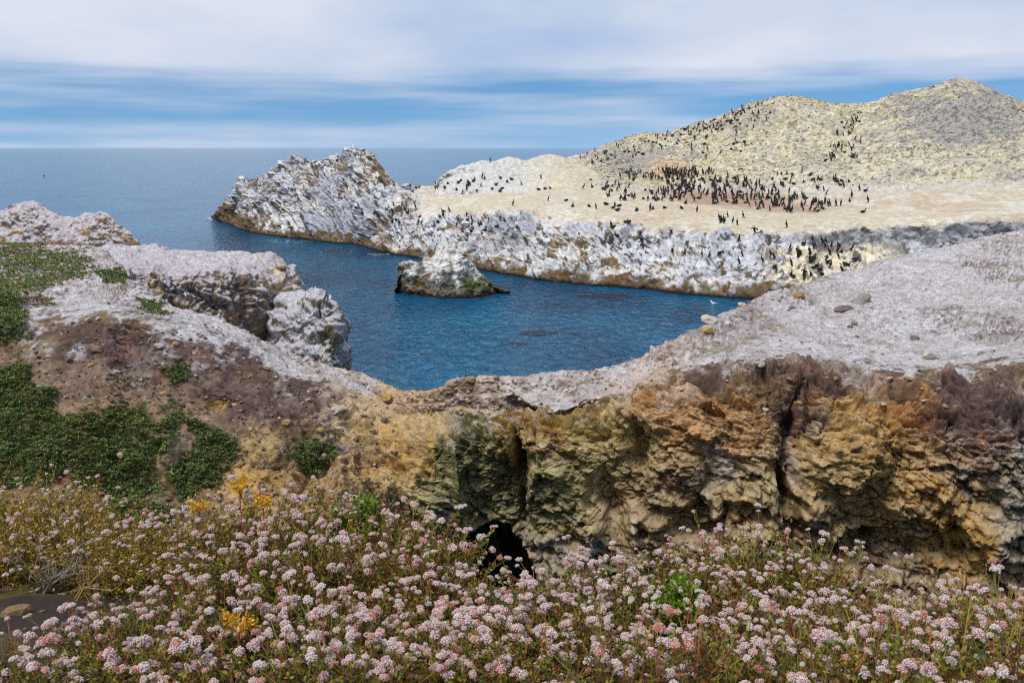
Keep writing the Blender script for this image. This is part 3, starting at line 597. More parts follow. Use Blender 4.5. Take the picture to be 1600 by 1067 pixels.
# sea stack
SK = [(617, 450, 449), (620, 453, 440), (627, 456, 418), (634, 459, 410), (644, 461, 407), (648, 462, 411), (656, 463, 410), (666, 464, 396), (672, 465, 402), (680, 466, 397), (690, 467, 382), (699, 467, 382), (711, 467, 389), (725, 467, 406), (740, 466, 419), (756, 464, 434), (770, 461, 443), (784, 458, 454), (797, 457, 456.5)]
SKC = []
for p_, pw, pt in SK:
    yw = float(y_of_water(pw)); yr = 74.5
    f = lambda k: pw + (pt - pw) * k
    SKC.append((p_, [(W, yw - 0.35), (f(0.3), yw + (yr - yw) * 0.22), (f(0.68), yw + (yr - yw) * 0.6), (pt, yr), (('z', -0.8), yr + (2.2 if 625 < p_ < 780 else 0.6))]))
def stack_colour(P, px, py, rv, up, g, am):
    a, b_, c_ = fbm(P * 0.4, 4, 251), fbm(P * 1.1, 4, 252), fbm(P * 3, 4, 253)
    col = mixc(np.broadcast_to(lin(128, 106, 70), P.shape), lin(112, 108, 98), sstep(-0.2, 0.3, a))
    col = mixc(col, lin(140, 106, 70), sstep(0.2, 0.45, fbm(P * np.array([1, 1, 0.4]), 3, 254)))
    col = mixc(col, lin(92, 98, 62), sstep(0.1, 0.5, b_ + blob(px, py, 745, 440, 20, 20) - 0.1))
    col = col * np.clip(1 + 0.3 * g[1] + 0.3 * g[2], 0.5, 1.5)[..., None]
    wh = sstep(1.0, 3.0, P[..., 2] + 2.2 * fbm(P * np.array([1.6, 1.6, 0.35]), 4, 255) + 1.3 * c_)
    col = mixc(col, lin(226, 222, 214), wh * sstep(0.0, 0.3, up + 0.15 + 0.3 * c_))
    col = mixc(col, lin(40, 33, 24), sstep(0.55, 0.15, P[..., 2] + 0.3 * c_))
    return col
stack, PS = rock_sheet('sea_stack', SKC, 300, 200, [1.2, 1.6, 1.4, 0.8], M_STACK, 1.5, 0.65, stack_colour,
                       strat=[[0.8, 0, -0.5], [0, 1, 0], [0.5, 0, 0.9]])
tag(stack, 'pointed brown sea rock streaked white at its peak, alone in the cove', 'rock')

# ------------------------------------------------------------------ foreground slope
def ground_z(x, y):
    x = np.asarray(x, float); y = np.asarray(y, float)
    z = 10.5 - 0.05 * y - 0.03 * y * np.abs(y) - 0.20 * np.maximum(x, 0) * sstep(1, 3.5, y)
    edge = 5.6 + 0.5 * np.sin(x * 0.7 + 1) + 0.3 * np.sin(x * 1.9)
    edge = edge - 1.7 * np.exp(-((x - 0.3) / 1.0) ** 2) - 1.2 * sstep(1.2, 2.2, x)
    return z - 3.2 * np.maximum(y - edge, 0) ** 1.25 * 0.62
gx, gy = np.meshgrid(np.linspace(-9, 9, 260), np.concatenate([np.linspace(-3, 6.5, 180), np.linspace(6.6, 13.5, 40)]))
gz = np.maximum(ground_z(gx, gy), -0.6 + 0 * gx)
PG = np.stack([gx, gy, gz], -1).astype(np.float32)
f_, e_ = facet(PG * 4.0, 301)
PG[..., 2] += 0.05 * fbm(PG * 1.5, 4, 302) + 0.03 * f_ + 0.012 * fbm(PG * 14, 3, 303)
gcol = mixc(np.broadcast_to(lin(76, 62, 54), PG.shape), lin(112, 94, 70), sstep(0.0, 0.4, fbm(PG * 2.2, 4, 304)))
gcol = mixc(gcol, lin(120, 104, 64), sstep(0.15, 0.45, fbm(PG * 1.1, 3, 305)) * 0.7)
gr = link('ground', mesh_np('ground', PG.reshape(-1, 3), grid_faces(*gx.shape), gcol.reshape(-1, 3), mat=rock_mat('dark_earth', 14, 40, 0.8, 0.02)))
tag(gr, 'dark earthy clifftop slope under the flowering shrubs', kind='structure')


# ------------------------------------------------------------------ small builders
class MB:
    """collects triangles and quads (as quads / tris) with a colour for each vertex; build() makes ONE mesh"""
    def __init__(s): s.V, s.F, s.C, s.n = [], [], [], 0
    def add(s, V, F, col):
        V = np.asarray(V, np.float32); F = np.asarray(F, np.int32)
        if F.shape[1] == 4: F = np.concatenate([F[:, [0, 1, 2]], F[:, [0, 2, 3]]])
        s.V.append(V); s.F.append(F + s.n); s.C.append(np.broadcast_to(np.asarray(col, np.float32), V.shape)); s.n += len(V)
    def mesh(s, name, mat, smooth=True):
        return mesh_np(name, np.concatenate(s.V), np.concatenate(s.F), np.concatenate(s.C), smooth, mat)
def loft(path, rad, k=8, flat=1.0):
    """closed tube along path with a radius (or (across, along) pair) for each point"""
    path = np.asarray(path, float); n = len(path)
    tg = np.gradient(path, axis=0); tg /= np.linalg.norm(tg, axis=1, keepdims=True) + 1e-9
    V = []
    ref = np.array([0, 1, 0.0])
    for i in range(n):
        a = np.cross(tg[i], ref); 
        if np.linalg.norm(a) < 1e-3: a = np.cross(tg[i], [1, 0, 0])
        a /= np.linalg.norm(a); b = np.cross(a, tg[i]); b /= np.linalg.norm(b)
        ra, rb = rad[i] if isinstance(rad[i], tuple) else (rad[i], rad[i])
        for j in range(k):
            t_ = 2 * math.pi * j / k; V.append(path[i] + a * math.cos(t_) * ra + b * math.sin(t_) * rb)
    F = [[i * k + j, i * k + (j + 1) % k, (i + 1) * k + (j + 1) % k, (i + 1) * k + j] for i in range(n - 1) for j in range(k)]
    V.append(path[0]); V.append(path[-1]); o = n * k
    F += [[o, (j + 1) % k, j, o] for j in range(k)]; F += [[o + 1, (n - 1) * k + j, (n - 1) * k + (j + 1) % k, o + 1] for j in range(k)]
    T = []
    for q in F:
        if q[0] == q[3]: T.append(q[:3])
        else: T += [[q[0], q[1], q[2]], [q[0], q[2], q[3]]]
    return np.array(V, np.float32), np.array(T, np.int32)

# ------------------------------------------------------------------ loose stones
def stone_mesh(seed, sub=2):
    import bmesh
    bm = bmesh.new(); bmesh.ops.create_icosphere(bm, subdivisions=sub, radius=1.0)
    V = np.array([v.co[:] for v in bm.verts], np.float32); F = np.array([[v.index for v in f.verts] for f in bm.faces], np.int32); bm.free()
    g, _ = facet(V * 0.9 + seed * 7.3, 401 + seed); g2, _ = facet(V * 2.0 + seed * 3.1, 431 + seed)
    V = V * (1 + 0.45 * g + 0.16 * g2)[:, None] * np.array([1.0, 0.8, 0.62]); V[:, 2] = np.maximum(V[:, 2], -0.4)
    base = [lin(196, 180, 168), lin(170, 140, 100), lin(150, 140, 134), lin(206, 190, 170), lin(186, 150, 96), lin(128, 112, 104)][seed % 6]
    return mesh_np('stone', V, F, base * np.clip(1 + 0.3 * g2, 0.7, 1.3)[:, None], False, M_STONE)
stones = [stone_mesh(i) for i in range(6)]
pebbles = [stone_mesh(i, 1) for i in range(6)]
PXA, PYA = PX1.ravel(), PY1.ravel(); PA = P1.reshape(-1, 3); RA = rv1.ravel(); vis1 = RA < 6.0
def on_cliff(x, y):
    d = (PXA - x) ** 2 + (PYA - y) ** 2 + np.where(vis1, 0, 1e6)
    k = np.argpartition(d, 6)[:6]; i = k[np.argmin(PA[k, 1])]
    return Vector(PA[i])
def put_stone(p, r, label, group, k=None, pool=(0, 1, 2, 3, 4, 5)):
    k0 = k; k = random.choice(pool) if k is None else k
    if k0 is None: label = ['pinkish grey', 'tan', 'grey', 'pale', 'ochre', 'dark grey'][k] + ' ' + label
    o = link('stone', stones[k]); o.location = p + Vector((0, 0, r * 0.12)); o.scale = (r * random.uniform(.9, 1.3), r, r * random.uniform(.8, 1.2))
    o.rotation_euler = (random.uniform(-.3, .3), random.uniform(-.3, .3), random.uniform(0, 6.28)); return tag(o, label, 'stone', group)
for x, y, r, k, lb in [(262, 487, .17, 3, 'pale block of stone lying against the left lip above the dark soil'), (252, 540, .12, 0, 'pinkish grey stone on the left slope below the whitened lip'), (257, 615, .11, 4, 'small tan stone beside the small round green tuft'),
                       (448, 660, .13, 1, 'brown angular stone on the slope above the yellow rock ledge'), (528, 640, .16, 0, 'pale stone on the pinkish slope left of the saddle'), (500, 672, .10, 4, 'ochre stone right of the dark soil on the left slope'),
                       (375, 725, .09, 4, 'small ochre stone below the right end of the green mats'), (735, 594, .13, 1, 'tan knob of stone on the crest of the land bridge'), (775, 590, .10, 1, 'second tan knob of stone on the bridge crest'),
                       (604, 622, .15, 4, 'orange stone at the left end of the saddle'), (1185, 570, .14, 3, 'cream stone in the dark soil under the right lip'), (1345, 470, .32, 2, 'large grey stone on the white right terrace'), (1318, 482, .22, 5, 'dark grey stone beside the large grey stone on the terrace'),
                       (1250, 462, .2, 1, 'brown stone near the inner edge of the right terrace'), (1420, 588, .13, 3, 'cream stone set in the dark lip of the right cliff'), (1110, 500, .2, 3, 'pale stone on the cove edge of the right terrace'), (1105, 517, .16, 4, 'tan stone on the cove rim just below the pale edge stone')]:
    put_stone(on_cliff(x, y), r, lb, None, k)
for i in range(30):
    p = on_cliff(random.uniform(1120, 1590), random.uniform(430, 560)); put_stone(p, random.choice([.05, .06, .08, .1]) * random.uniform(.8, 1.3), 'small stone scattered on the whitened right terrace', 'stones scattered on the right terrace', pool=(0, 2, 3, 5))
for i in range(34):
    p = on_cliff(random.uniform(60, 560), random.uniform(530, 720)); put_stone(p, random.choice([.03, .04, .05, .07]), 'small stone on the brown earth of the left slope', 'stones on the left slope')
for i in range(26):
    p = on_cliff(random.uniform(1050, 1590), random.uniform(560, 640)); put_stone(p, random.choice([.03, .04, .05, .07]), 'small stone bedded in the dark soil under the right lip', 'stones under the right lip')
# gravel too small to pick apart
def scatter_stuff(name, V, cols, sizes, label):
    b = MB(); base = [(np.array([v.co[:] for v in me.vertices], np.float32), np.array([p.vertices[:] for p in me.polygons], np.int32)) for me in GRAV]
    for p, c, s in zip(V, cols, sizes):
        v, f = base[random.randrange(len(base))]; a = random.uniform(0, 6.28); R = np.array([[math.cos(a), -math.sin(a), 0], [math.sin(a), math.cos(a), 0], [0, 0, 1]])
        b.add((v * np.array([1, 1, random.uniform(.7, 1.3)])) @ R.T * s + p, f, c)
    return tag(link(name, b.mesh(name, M_STONE, False)), label, kind='stuff')
import bmesh
GRAV = []
for i in range(5):
    bm = bmesh.new(); bmesh.ops.create_icosphere(bm, subdivisions=1, radius=1.0)
    for v in bm.verts: v.co *= random.uniform(.65, 1.2); v.co.z *= 0.7
    bmesh.ops.delete(bm, geom=[v for v in bm.verts if v.co.z < -0.45], context='VERTS')
    me = bpy.data.meshes.new('g'); bm.to_mesh(me); bm.free(); GRAV.append(me)
cand = np.flatnonzero((RA > 3.6) & (RA < 6) & (PXA > -60) & (PXA < 1700))
wgt = 1.0 / (PA[cand, 1]) ** 0.5; pick = RNG.choice(cand, 2400, p=wgt / wgt.sum())
cl = [random.choice([lin(196, 182, 176), lin(150, 128, 108), lin(180, 160, 140), lin(120, 104, 94), lin(214, 204, 200)]) for _ in pick]
scatter_stuff('gravel', PA[pick] + RNG.normal(0, .02, (len(pick), 3)), cl, RNG.gamma(1.6, 0.010, len(pick)) + 0.008, 'gravel and rubble strewn over the near clifftops')
cand = np.flatnonzero((RA > 1.5) & (RA < 3.9) & (PXA > -40) & (PXA < 620)); pick = RNG.choice(cand, 3600)
cl = [P_ * random.uniform(.7, 1.25) for P_ in np.array([lin(150, 126, 104), lin(116, 94, 80), lin(180, 158, 130), lin(96, 80, 72)])[RNG.integers(0, 4, 3600)]]
scatter_stuff('soil_crumbs', PA[pick] + RNG.normal(0, .02, (3600, 3)), cl, RNG.gamma(1.6, 0.011, 3600) + 0.008, 'crumbs of earth and grit on the brown left slope')
PIA = PI_.reshape(-1, 3); cand = np.flatnonzero((hillI.ravel() > 0.6) & (rvI.ravel() < 7.05) & (pxI.ravel() < 1660)); hw = (0.25 + sstep(5.5, 6.2, rvI.ravel()[cand])) * (0.3 + sstep(-0.3, 0.3, fbm(PIA[cand] * 0.14, 4, 601))); pick = RNG.choice(cand, 10000, p=hw / hw.sum())
cl = [random.choice([lin(204, 194, 168), lin(112, 104, 96), lin(186, 168, 122), lin(84, 78, 74), lin(214, 208, 194), lin(150, 142, 130)]) for _ in pick]
scatter_stuff('nest_mounds', PIA[pick], cl, RNG.gamma(3.0, 0.022, len(pick)) + 0.035, 'countless small nest mounds and rubble covering the island hill')

# ------------------------------------------------------------------ green mats
def rosette(b, p, s, pal, k=4):
    c = pal[random.randrange(len(pal))] * random.uniform(.75, 1.3); a0 = random.uniform(0, 6.28)
    V, F = [], []
    for j in range(k):
        a = a0 + j * 6.283 / k + random.uniform(-.4, .4); t_ = random.uniform(.25, 1.0); d = np.array([math.cos(a) * math.cos(t_), math.sin(a) * math.cos(t_), math.sin(t_)]); e = np.array([-math.sin(a), math.cos(a), 0]) * 0.28
        V += [p, p + (d * .55 + e) * s, p + d * s, p + (d * .55 - e) * s]; F.append([4 * j, 4 * j + 1, 4 * j + 2, 4 * j + 3])
    b.add(np.array(V), np.array(F), c)
PAL_MAT = [lin(80, 106, 50), lin(62, 86, 42), lin(102, 126, 58), lin(124, 138, 74), lin(76, 90, 42), lin(128, 112, 64)]
PAL_TERR = [lin(88, 106, 44), lin(72, 92, 40), lin(114, 122, 58), lin(130, 112, 60)]
AREA = np.linalg.norm(np.cross(np.gradient(P1, axis=1), np.gradient(P1, axis=0)), axis=-1).ravel()
ENZ = (30 * fbm(PA * 1.5, 5, 501), 24 * fbm(PA * 1.5, 5, 502)); ENF = fbm(PA * 5, 3, 503)
def mat_patch(label, poly, dens, size, pal, thick=0.1, wob=1.0, name='ground_cover', sparse=-0.42):
    m = inpoly(PXA + ENZ[0] * wob, PYA + ENZ[1] * wob, poly) & vis1 & (ENF > sparse)
    m2 = inpoly(PXA + ENZ[0] * wob * 2.4, PYA + ENZ[1] * wob * 2.4, poly) & vis1 & (RNG.random(len(PXA)) < 0.22)
    idx = np.flatnonzero(m | m2)
    if not len(idx): print('EMPTY', label); return
    w_ = AREA[idx]; n = int(min(w_.sum() * dens, 16000)); pk = RNG.choice(idx, n, p=w_ / w_.sum())
    b = MB(); hh = fbm(PA[pk] * 2.2, 3, 511) + 0.5
    for i, q in enumerate(pk):
        p = PA[q] + np.array([random.gauss(0, .02), random.gauss(0, .02) - thick * 0.3, thick * max(hh[i], 0) * random.uniform(.2, 1.1)])
        rosette(b, p, size * random.uniform(.6, 1.3), pal)
        if random.random() < .012: b.add(p + np.array([[0, 0, size], [size * .35, 0, size], [0, size * .35, size * 1.1]]), np.array([[0, 1, 2]]), lin(220, 220, 200))
    return tag(link(name, b.mesh(name, M_LEAF, True)), label, kind='stuff')
mat_patch('dark green leafy mat spreading over the left slope', [(-40, 570), (40, 580), (90, 610), (110, 650), (170, 640), (230, 650), (290, 655), (270, 680), (235, 720), (250, 765), (190, 795), (150, 770), (110, 745), (60, 760), (-40, 760)], 900, .055, PAL_MAT, .16)
mat_patch('dark green leafy mat hanging down right of the larger mat', [(290, 655), (330, 655), (372, 695), (365, 730), (330, 770), (300, 790), (270, 770), (262, 735), (300, 700)], 900, .055, PAL_MAT, .16)
mat_patch('small green tuft high on the left slope', [(255, 572), (298, 572), (290, 600), (262, 606)], 900, .05, PAL_MAT, .1, .4)
mat_patch('sparse dull green plants beside the small tuft', [(190, 590), (232, 590), (228, 612), (180, 606)], 260, .05, [lin(110, 104, 60), lin(90, 96, 50)], .04, .5)
mat_patch('round green plant on the ochre slope left of the saddle', [(462, 698), (500, 690), (532, 700), (520, 716), (498, 738), (470, 738)], 900, .05, PAL_MAT, .14, .4)
mat_patch('green clump at the left edge of the picture under the terrace', [(-60, 465), (25, 472), (48, 492), (30, 520), (0, 540), (-60, 545)], 900, .06, PAL_MAT, .2, .6)
mat_patch('olive green meadow on the left terrace', [(-320, 376), (-120, 380), (40, 380), (95, 392), (150, 408), (148, 424), (100, 436), (70, 455), (20, 464), (-120, 470), (-320, 480)], 200, .085, PAL_TERR, .08, .8)
mat_patch('low green strip along the inner edge of the left terrace', [(150, 424), (196, 432), (194, 443), (160, 440)], 420, .07, PAL_MAT, .08, .3)
mat_patch('reddish brown dried plants at the left end of the terrace', [(-60, 466), (60, 462), (100, 472), (40, 480), (-60, 480)], 300, .06, [lin(140, 92, 56), lin(110, 100, 50), lin(90, 92, 44)], .05, .5)
mat_patch('thin green strip on the lip of the bay', [(214, 470), (250, 478), (262, 489), (230, 488)], 500, .06, PAL_MAT, .08, .3)
mat_patch('dark green growth below the two mats near the flowers', [(170, 785), (215, 780), (250, 800), (240, 840), (170, 840)], 700, .055, PAL_MAT, .12)
mat_patch('faint green weed on the brown right wall', [(1115, 665), (1145, 670), (1148, 700), (1125, 700)], 300, .04, [lin(84, 84, 48), lin(70, 76, 40)], .03, .5)

# ------------------------------------------------------------------ birds
BLK, BRN = lin(30, 28, 28), lin(52, 46, 42)
def bird_mesh(kind):
    b = MB()
    if kind in ('up', 'up2', 'wing'):
        lean = {'up': 0, 'up2': .07, 'wing': .0}[kind]
        path = [(-.25, 0, .03), (-.17, 0, .14), (-.09, 0, .26), (-.02, 0, .40), (.02 + lean, 0, .53), (.015 + lean, 0, .62), (-.005 + lean, 0, .70), (.02 + lean, 0, .775), (.06 + lean, 0, .80), (.11 + lean, 0, .80), (.20 + lean, 0, .785)]
        rad = [(.012, .04), (.03, .05), (.085, .09), (.11, .12), (.085, .095), .05, .036, .036, .043, .022, .006]
        b.add(*loft(path, rad), BLK)
        for s in (-1, 1): b.add(*loft([(-.03, s * .05, .2), (-.03, s * .055, .05), (.0, s * .06, .01), (.09, s * .07, .006)], [.03, .016, .02, .03], 5), BRN)
    elif kind == 'sit':
        b.add(*loft([(-.42, 0, .12), (-.28, 0, .14), (-.1, 0, .17), (.08, 0, .18), (.2, 0, .22), (.24, 0, .32), (.23, 0, .42), (.27, 0, .48), (.31, 0, .49), (.41, 0, .48)], [(.01, .05), (.04, .06), (.11, .12), (.13, .13), (.09, .09), .05, .037, .042, .03, .006]), BLK)
        b.add(*loft([(-.2, 0, .0), (.0, 0, .05), (.2, 0, .0)], [(.02, .14), (.07, .2), (.02, .14)], 8), BRN)
    elif kind == 'rest':
        b.add(*loft([(-.42, 0, .10), (-.28, 0, .12), (-.1, 0, .15), (.08, 0, .17), (.2, 0, .19), (.27, 0, .25), (.2, 0, .30), (.1, 0, .29)], [(.01, .05), (.04, .06), (.12, .13), (.14, .14), (.1, .1), .06, .045, .012]), BLK)
        b.add(*loft([(-.2, 0, .0), (.0, 0, .04), (.2, 0, .0)], [(.02, .14), (.07, .2), (.02, .14)], 8), BRN)
    if kind == 'wing':
        for s in (-1, 1):
            b.add(*loft([(.0, s * .07, .50), (-.01, s * .25, .62), (-.03, s * .42, .56), (-.05, s * .62, .42)], [(.09, .02), (.12, .02), (.12, .016), (.03, .01)], 6), BLK)
    return b.mesh('cormorant', M_BIRD, True)
BM = {k: bird_mesh(k) for k in ('up', 'up2', 'wing', 'sit', 'rest')}
bpy.context.view_layer.update()
org = Vector((0, 0, CAM_H))
def hit(x, y, objs=(isl, hump)):
    d = Vector(unproj(x, y, 1.0)) - org; d.normalize(); best = None
    for o in objs:
        ok, p, n_, _ = o.ray_cast(org, d)
        if ok and (best is None or (p - org).length < best[0]): best = ((p - org).length, p)
    return best
birds = []
def add_birds(n, sampler, kinds, label, group, amin=0):
    k = 0; tries = 0
    while k < n and tries < n * 30:
        tries += 1
        x, y = sampler(); h_ = hit(x, y)
        if not h_ or h_[1].z < 0.8: continue
        birds.append((h_[0], h_[1], random.choice(kinds), label, group)); k += 1
def poly_s(poly, dens=None):
    xs = [p[0] for p in poly]; ys = [p[1] for p in poly]
    def f():
        while True:
            x, y = random.uniform(min(xs), max(xs)), random.uniform(min(ys), max(ys))
            if inpoly(np.array([x]), np.array([y]), poly)[0] and (dens is None or random.random() < dens(x, y)): return x, y
    return f
UP = ['up', 'up', 'up2', 'up2', 'sit']; LOW = ['sit', 'rest', 'rest', 'up']; MIX = ['up', 'up2', 'sit', 'rest']
add_birds(320, poly_s([(1000, 278), (1050, 264), (1110, 268), (1180, 285), (1240, 300), (1295, 318), (1290, 332), (1215, 333), (1150, 322), (1060, 318), (1020, 305), (1060, 292)]), UP, 'black cormorant in the packed flock on the reddish flat', 'cormorants in the packed flock')
add_birds(60, poly_s([(955, 272), (1050, 264), (1110, 266), (1060, 285), (970, 282)]), UP, 'black cormorant in the crowded back row under the hill', 'cormorants in the back row')
add_birds(40, poly_s([(910, 296), (960, 285), (1030, 296), (1040, 315), (950, 316)]), MIX, 'black cormorant in the loose group left of the packed flock', 'cormorants left of the flock')
add_birds(14, poly_s([(880, 312), (1080, 322), (1070, 334), (960, 330), (880, 322)]), LOW, 'black cormorant near the front edge of the flat', 'cormorants resting at the front')
add_birds(12, poly_s([(1080, 330), (1230, 345), (1230, 360), (1120, 350)]), ['up'], 'black cormorant on bare pale ground before the flock', 'cormorants in front of the flock')
add_birds(30, poly_s([(1190, 275), (1260, 270), (1330, 285), (1300, 300), (1230, 298)]), LOW, 'dark cormorant at the hill foot right of the flock', 'cormorants at the foot of the hill')
add_birds(30, poly_s([(730, 280), (850, 275), (870, 300), (760, 300), (640, 296)]), LOW, 'dark cormorant on the narrow flat before the white hump', 'cormorants before the white hump')
add_birds(95, poly_s([(895, 245), (1000, 217), (1100, 193), (1150, 174), (1195, 160), (1200, 172), (1130, 205), (1020, 240), (930, 258)]), MIX, 'black cormorant along the upper left ridge of the hill', 'cormorants along the hill ridge')
add_birds(34, poly_s([(1100, 195), (1200, 170), (1210, 190), (1160, 240), (1110, 255), (1060, 250)]), MIX, 'black cormorant on the left flank of the hill', 'cormorants on the hill flank')
add_birds(44, poly_s([(1310, 195), (1345, 175), (1350, 225), (1340, 248), (1280, 255), (1290, 235)]), MIX, 'black cormorant in the small cluster halfway up the hill', 'cormorants in the hillside cluster')
add_birds(14, poly_s([(1250, 280), (1360, 285), (1360, 320), (1300, 330)]), UP, 'black cormorant on the pale slope right of the flock', 'cormorants right of the flock')
add_birds(34, poly_s([(560, 330), (640, 320), (720, 335), (800, 345), (780, 365), (680, 362), (590, 352)]), MIX, 'dark cormorant on the streaked cliff behind the sea rock', 'cormorants on the middle cliff')
add_birds(44, poly_s([(1215, 385), (1290, 372), (1360, 385), (1370, 410), (1300, 440), (1240, 440), (1180, 420)]), MIX, 'dark cormorant on the cream cliff above the right terrace', 'cormorants on the cream cliff')
add_birds(20, poly_s([(920, 340), (1060, 360), (1190, 380), (1190, 425), (1000, 400), (940, 370)]), MIX, 'dark cormorant on the white cliff face', 'cormorants on the white cliff')
singles = [(680, 290, 'up', 'cormorant standing alone on the saddle right of the rocky point'), (655, 288, 'sit', 'cormorant sitting on the saddle beside the rocky point'), (641, 288, 'rest', 'cormorant resting nearest the rocky point on the saddle'), (527, 252, 'sit', 'cormorant perched left of the highest crag of the point'), (382, 286, 'up', 'cormorant standing on the low shoulder at the seaward tip'),
           (766, 254, 'up', 'cormorant standing on top of the white hump'), (931, 327, 'up2', 'cormorant standing on the lip above the white cliff'), (802, 322, 'up', 'cormorant standing on the lip of the flat above the sea rock'), (857, 315, 'up', 'cormorant standing alone on the middle of the flat'), (723, 304, 'up', 'cormorant upright on the narrow flat below the hump'), (1348, 333, 'sit', 'cormorant sitting on the rim above the dark cliff')]
for x, y, k, lb in singles:
    h_ = hit(x, y) or hit(x, y + 3) or hit(x, y + 6)
    if h_: birds.append((0, h_[1], k, lb, None))
h_ = hit(1178, 366)
if h_: birds.append((0, h_[1], 'wing', 'cormorant holding its wings spread on the slope below the flat', None))
for i in range(3):
    h_ = hit(random.uniform(1180, 1300), random.uniform(390, 435))
    if h_: birds.append((0, h_[1], 'wing', 'cormorant on the cream cliff', 'wing drying cormorants'))
birds.sort(key=lambda t_: t_[0])
fb = MB(); cache = {}; gcache = {}
for i, (dist, p, k, lb, gp) in enumerate(birds):
    rz = random.uniform(0, 6.28); s = random.uniform(.76, 1.0)
    if i < 300:
        if gp:
            pose = {'up': 'upright', 'up2': 'leaning', 'wing': 'wing spreading', 'sit': 'sitting', 'rest': 'crouching'}[k]; xs_ = [float(proj(np.array(q[1]))[0]) for q in birds if q[4] == gp] if gp not in gcache else gcache[gp]; gcache[gp] = xs_
            xx = float(proj(np.array(p))[0]); t3 = sorted(xs_); lb = pose + ' ' + lb + ', ' + ('left third' if xx <= t3[len(t3) // 3] else 'middle third' if xx <= t3[2 * len(t3) // 3] else 'right third')
        o = link('cormorant', BM[k]); o.location = p; o.rotation_euler = (0, 0, rz); o.scale = (s, s, s); tag(o, lb, 'bird', gp)
    else:
        if k not in cache:
            me = BM[k]; v = np.empty(len(me.vertices) * 3, np.float32); me.vertices.foreach_get('co', v); f = np.array([q.vertices[:] for q in me.polygons], np.int32)
            cc = np.empty(len(me.vertices) * 4, np.float32); me.color_attributes['Col'].data.foreach_get('color', cc); cache[k] = (v.reshape(-1, 3), f, cc.reshape(-1, 4)[:, :3])
        v, f, cc = cache[k]; R = np.array([[math.cos(rz), -math.sin(rz), 0], [math.sin(rz), math.cos(rz), 0], [0, 0, 1]])
        fb.add(v @ R.T * s + np.array(p), f, cc)
tag(link('cormorant_flock', fb.mesh('cormorant_flock', M_BIRD)), 'farther cormorants of the colony on the back of the flat and the hill', kind='stuff')
# gull on the water
b = MB(); gw = lin(232, 232, 230)
b.add(*loft([(-.34, 0, .12), (-.2, 0, .09), (0, 0, .07), (.14, 0, .09), (.2, 0, .17), (.22, 0, .24), (.26, 0, .28), (.30, 0, .28), (.38, 0, .26)], [(.01, .05), (.06, .09), (.11, .13), (.09, .1), .05, .045, .05, .03, .008]), gw)
b.add(*loft([(-.36, 0, .15), (-.1, 0, .165), (.1, 0, .14)], [(.01, .05), (.03, .12), (.01, .07)], 6), lin(90, 92, 98))
gp_ = unproj(1115, 475, y_of_water(475)); o = link('gull', b.mesh('gull', M_BIRD), loc=Vector(gp_)); o.rotation_euler = (0, 0, 2.6); o.scale = (.85,) * 3
tag(o, 'white and grey gull floating on the dark water by the right terrace', 'bird')
b = MB(); b.add(*loft([(-.4, 0, .08), (-.2, 0, .08), (.05, 0, .06), (.2, 0, .1), (.26, 0, .24), (.27, 0, .36), (.31, 0, .41), (.42, 0, .42)], [(.01, .05), (.06, .08), (.1, .12), (.07, .08), .04, .035, .04, .008]), BLK)
o = link('cormorant', b.mesh('swimming_cormorant', M_BIRD), loc=Vector(unproj(69, 275, y_of_water(275)))); o.scale = (1.6,) * 3; tag(o, 'dark cormorant swimming alone on the open sea at the left', 'bird')

# ------------------------------------------------------------------ foam and kelp
M_FOAM = attr_mat('foam', 0.6, 0.3); 
def surface_patch(name, cx, cy, rx, ry, n, smin, smax, cols, label, z, mat):
    b = MB(); Y0 = float(y_of_water(cy)); sc = Y0 / F_PX
    for i in range(n):
        a = random.uniform(0, 6.28); r = math.sqrt(random.random())
        x, y = cx + rx * r * math.cos(a), cy + ry * r * math.sin(a)
        Y = float(y_of_water(y)); p = unproj(x, y, Y); s = random.uniform(smin, smax); k = 7; t0 = random.uniform(0, 6.28)
        V = [p + np.array([0, 0, z + .004])] + [p + np.array([math.cos(t0 + j * .9) * s * random.uniform(.6, 1.9), math.sin(t0 + j * .9) * s * random.uniform(.4, .8), z]) for j in range(k)]
        b.add(np.array(V), np.array([[0, 1 + j, 1 + (j + 1) % k] for j in range(k)]), cols[random.randrange(len(cols))])
    return tag(link(name, b.mesh(name, mat)), label, kind='stuff')
FO = [lin(176, 190, 200), lin(150, 170, 186)]; KE = [lin(56, 44, 36), lin(44, 40, 34), lin(66, 52, 40)]
surface_patch('foam', 333, 342, 9, 3, 60, .12, .5, FO, 'white foam breaking on the seaward tip of the island', .02, M_FOAM)
surface_patch('foam', 455, 377, 36, 3, 70, .04, .2, FO, 'thin foam line along the foot of the rocky point', .02, M_FOAM)
surface_patch('foam', 520, 392, 34, 5, 46, .03, .12, FO, 'foam patch on the water below the rocky point', .02, M_FOAM)
surface_patch('foam', 590, 398, 20, 2, 40, .04, .18, FO, 'foam at the corner of the point left of the sea rock', .02, M_FOAM)
surface_patch('kelp', 840, 521, 30, 4, 130, .03, .14, KE, 'brown kelp fronds floating in the middle of the cove', .015, M_LEAF)
surface_patch('kelp', 800, 537, 26, 3, 60, .03, .10, KE, 'small kelp strands floating nearest the land bridge', .015, M_LEAF)
surface_patch('kelp', 945, 463, 45, 3, 160, .04, .2, KE, 'brown kelp bed along the foot of the white cliff', .015, M_LEAF)
surface_patch('kelp', 786, 457, 8, 2, 40, .05, .2, KE, 'kelp at the right toe of the sea rock', .015, M_LEAF)

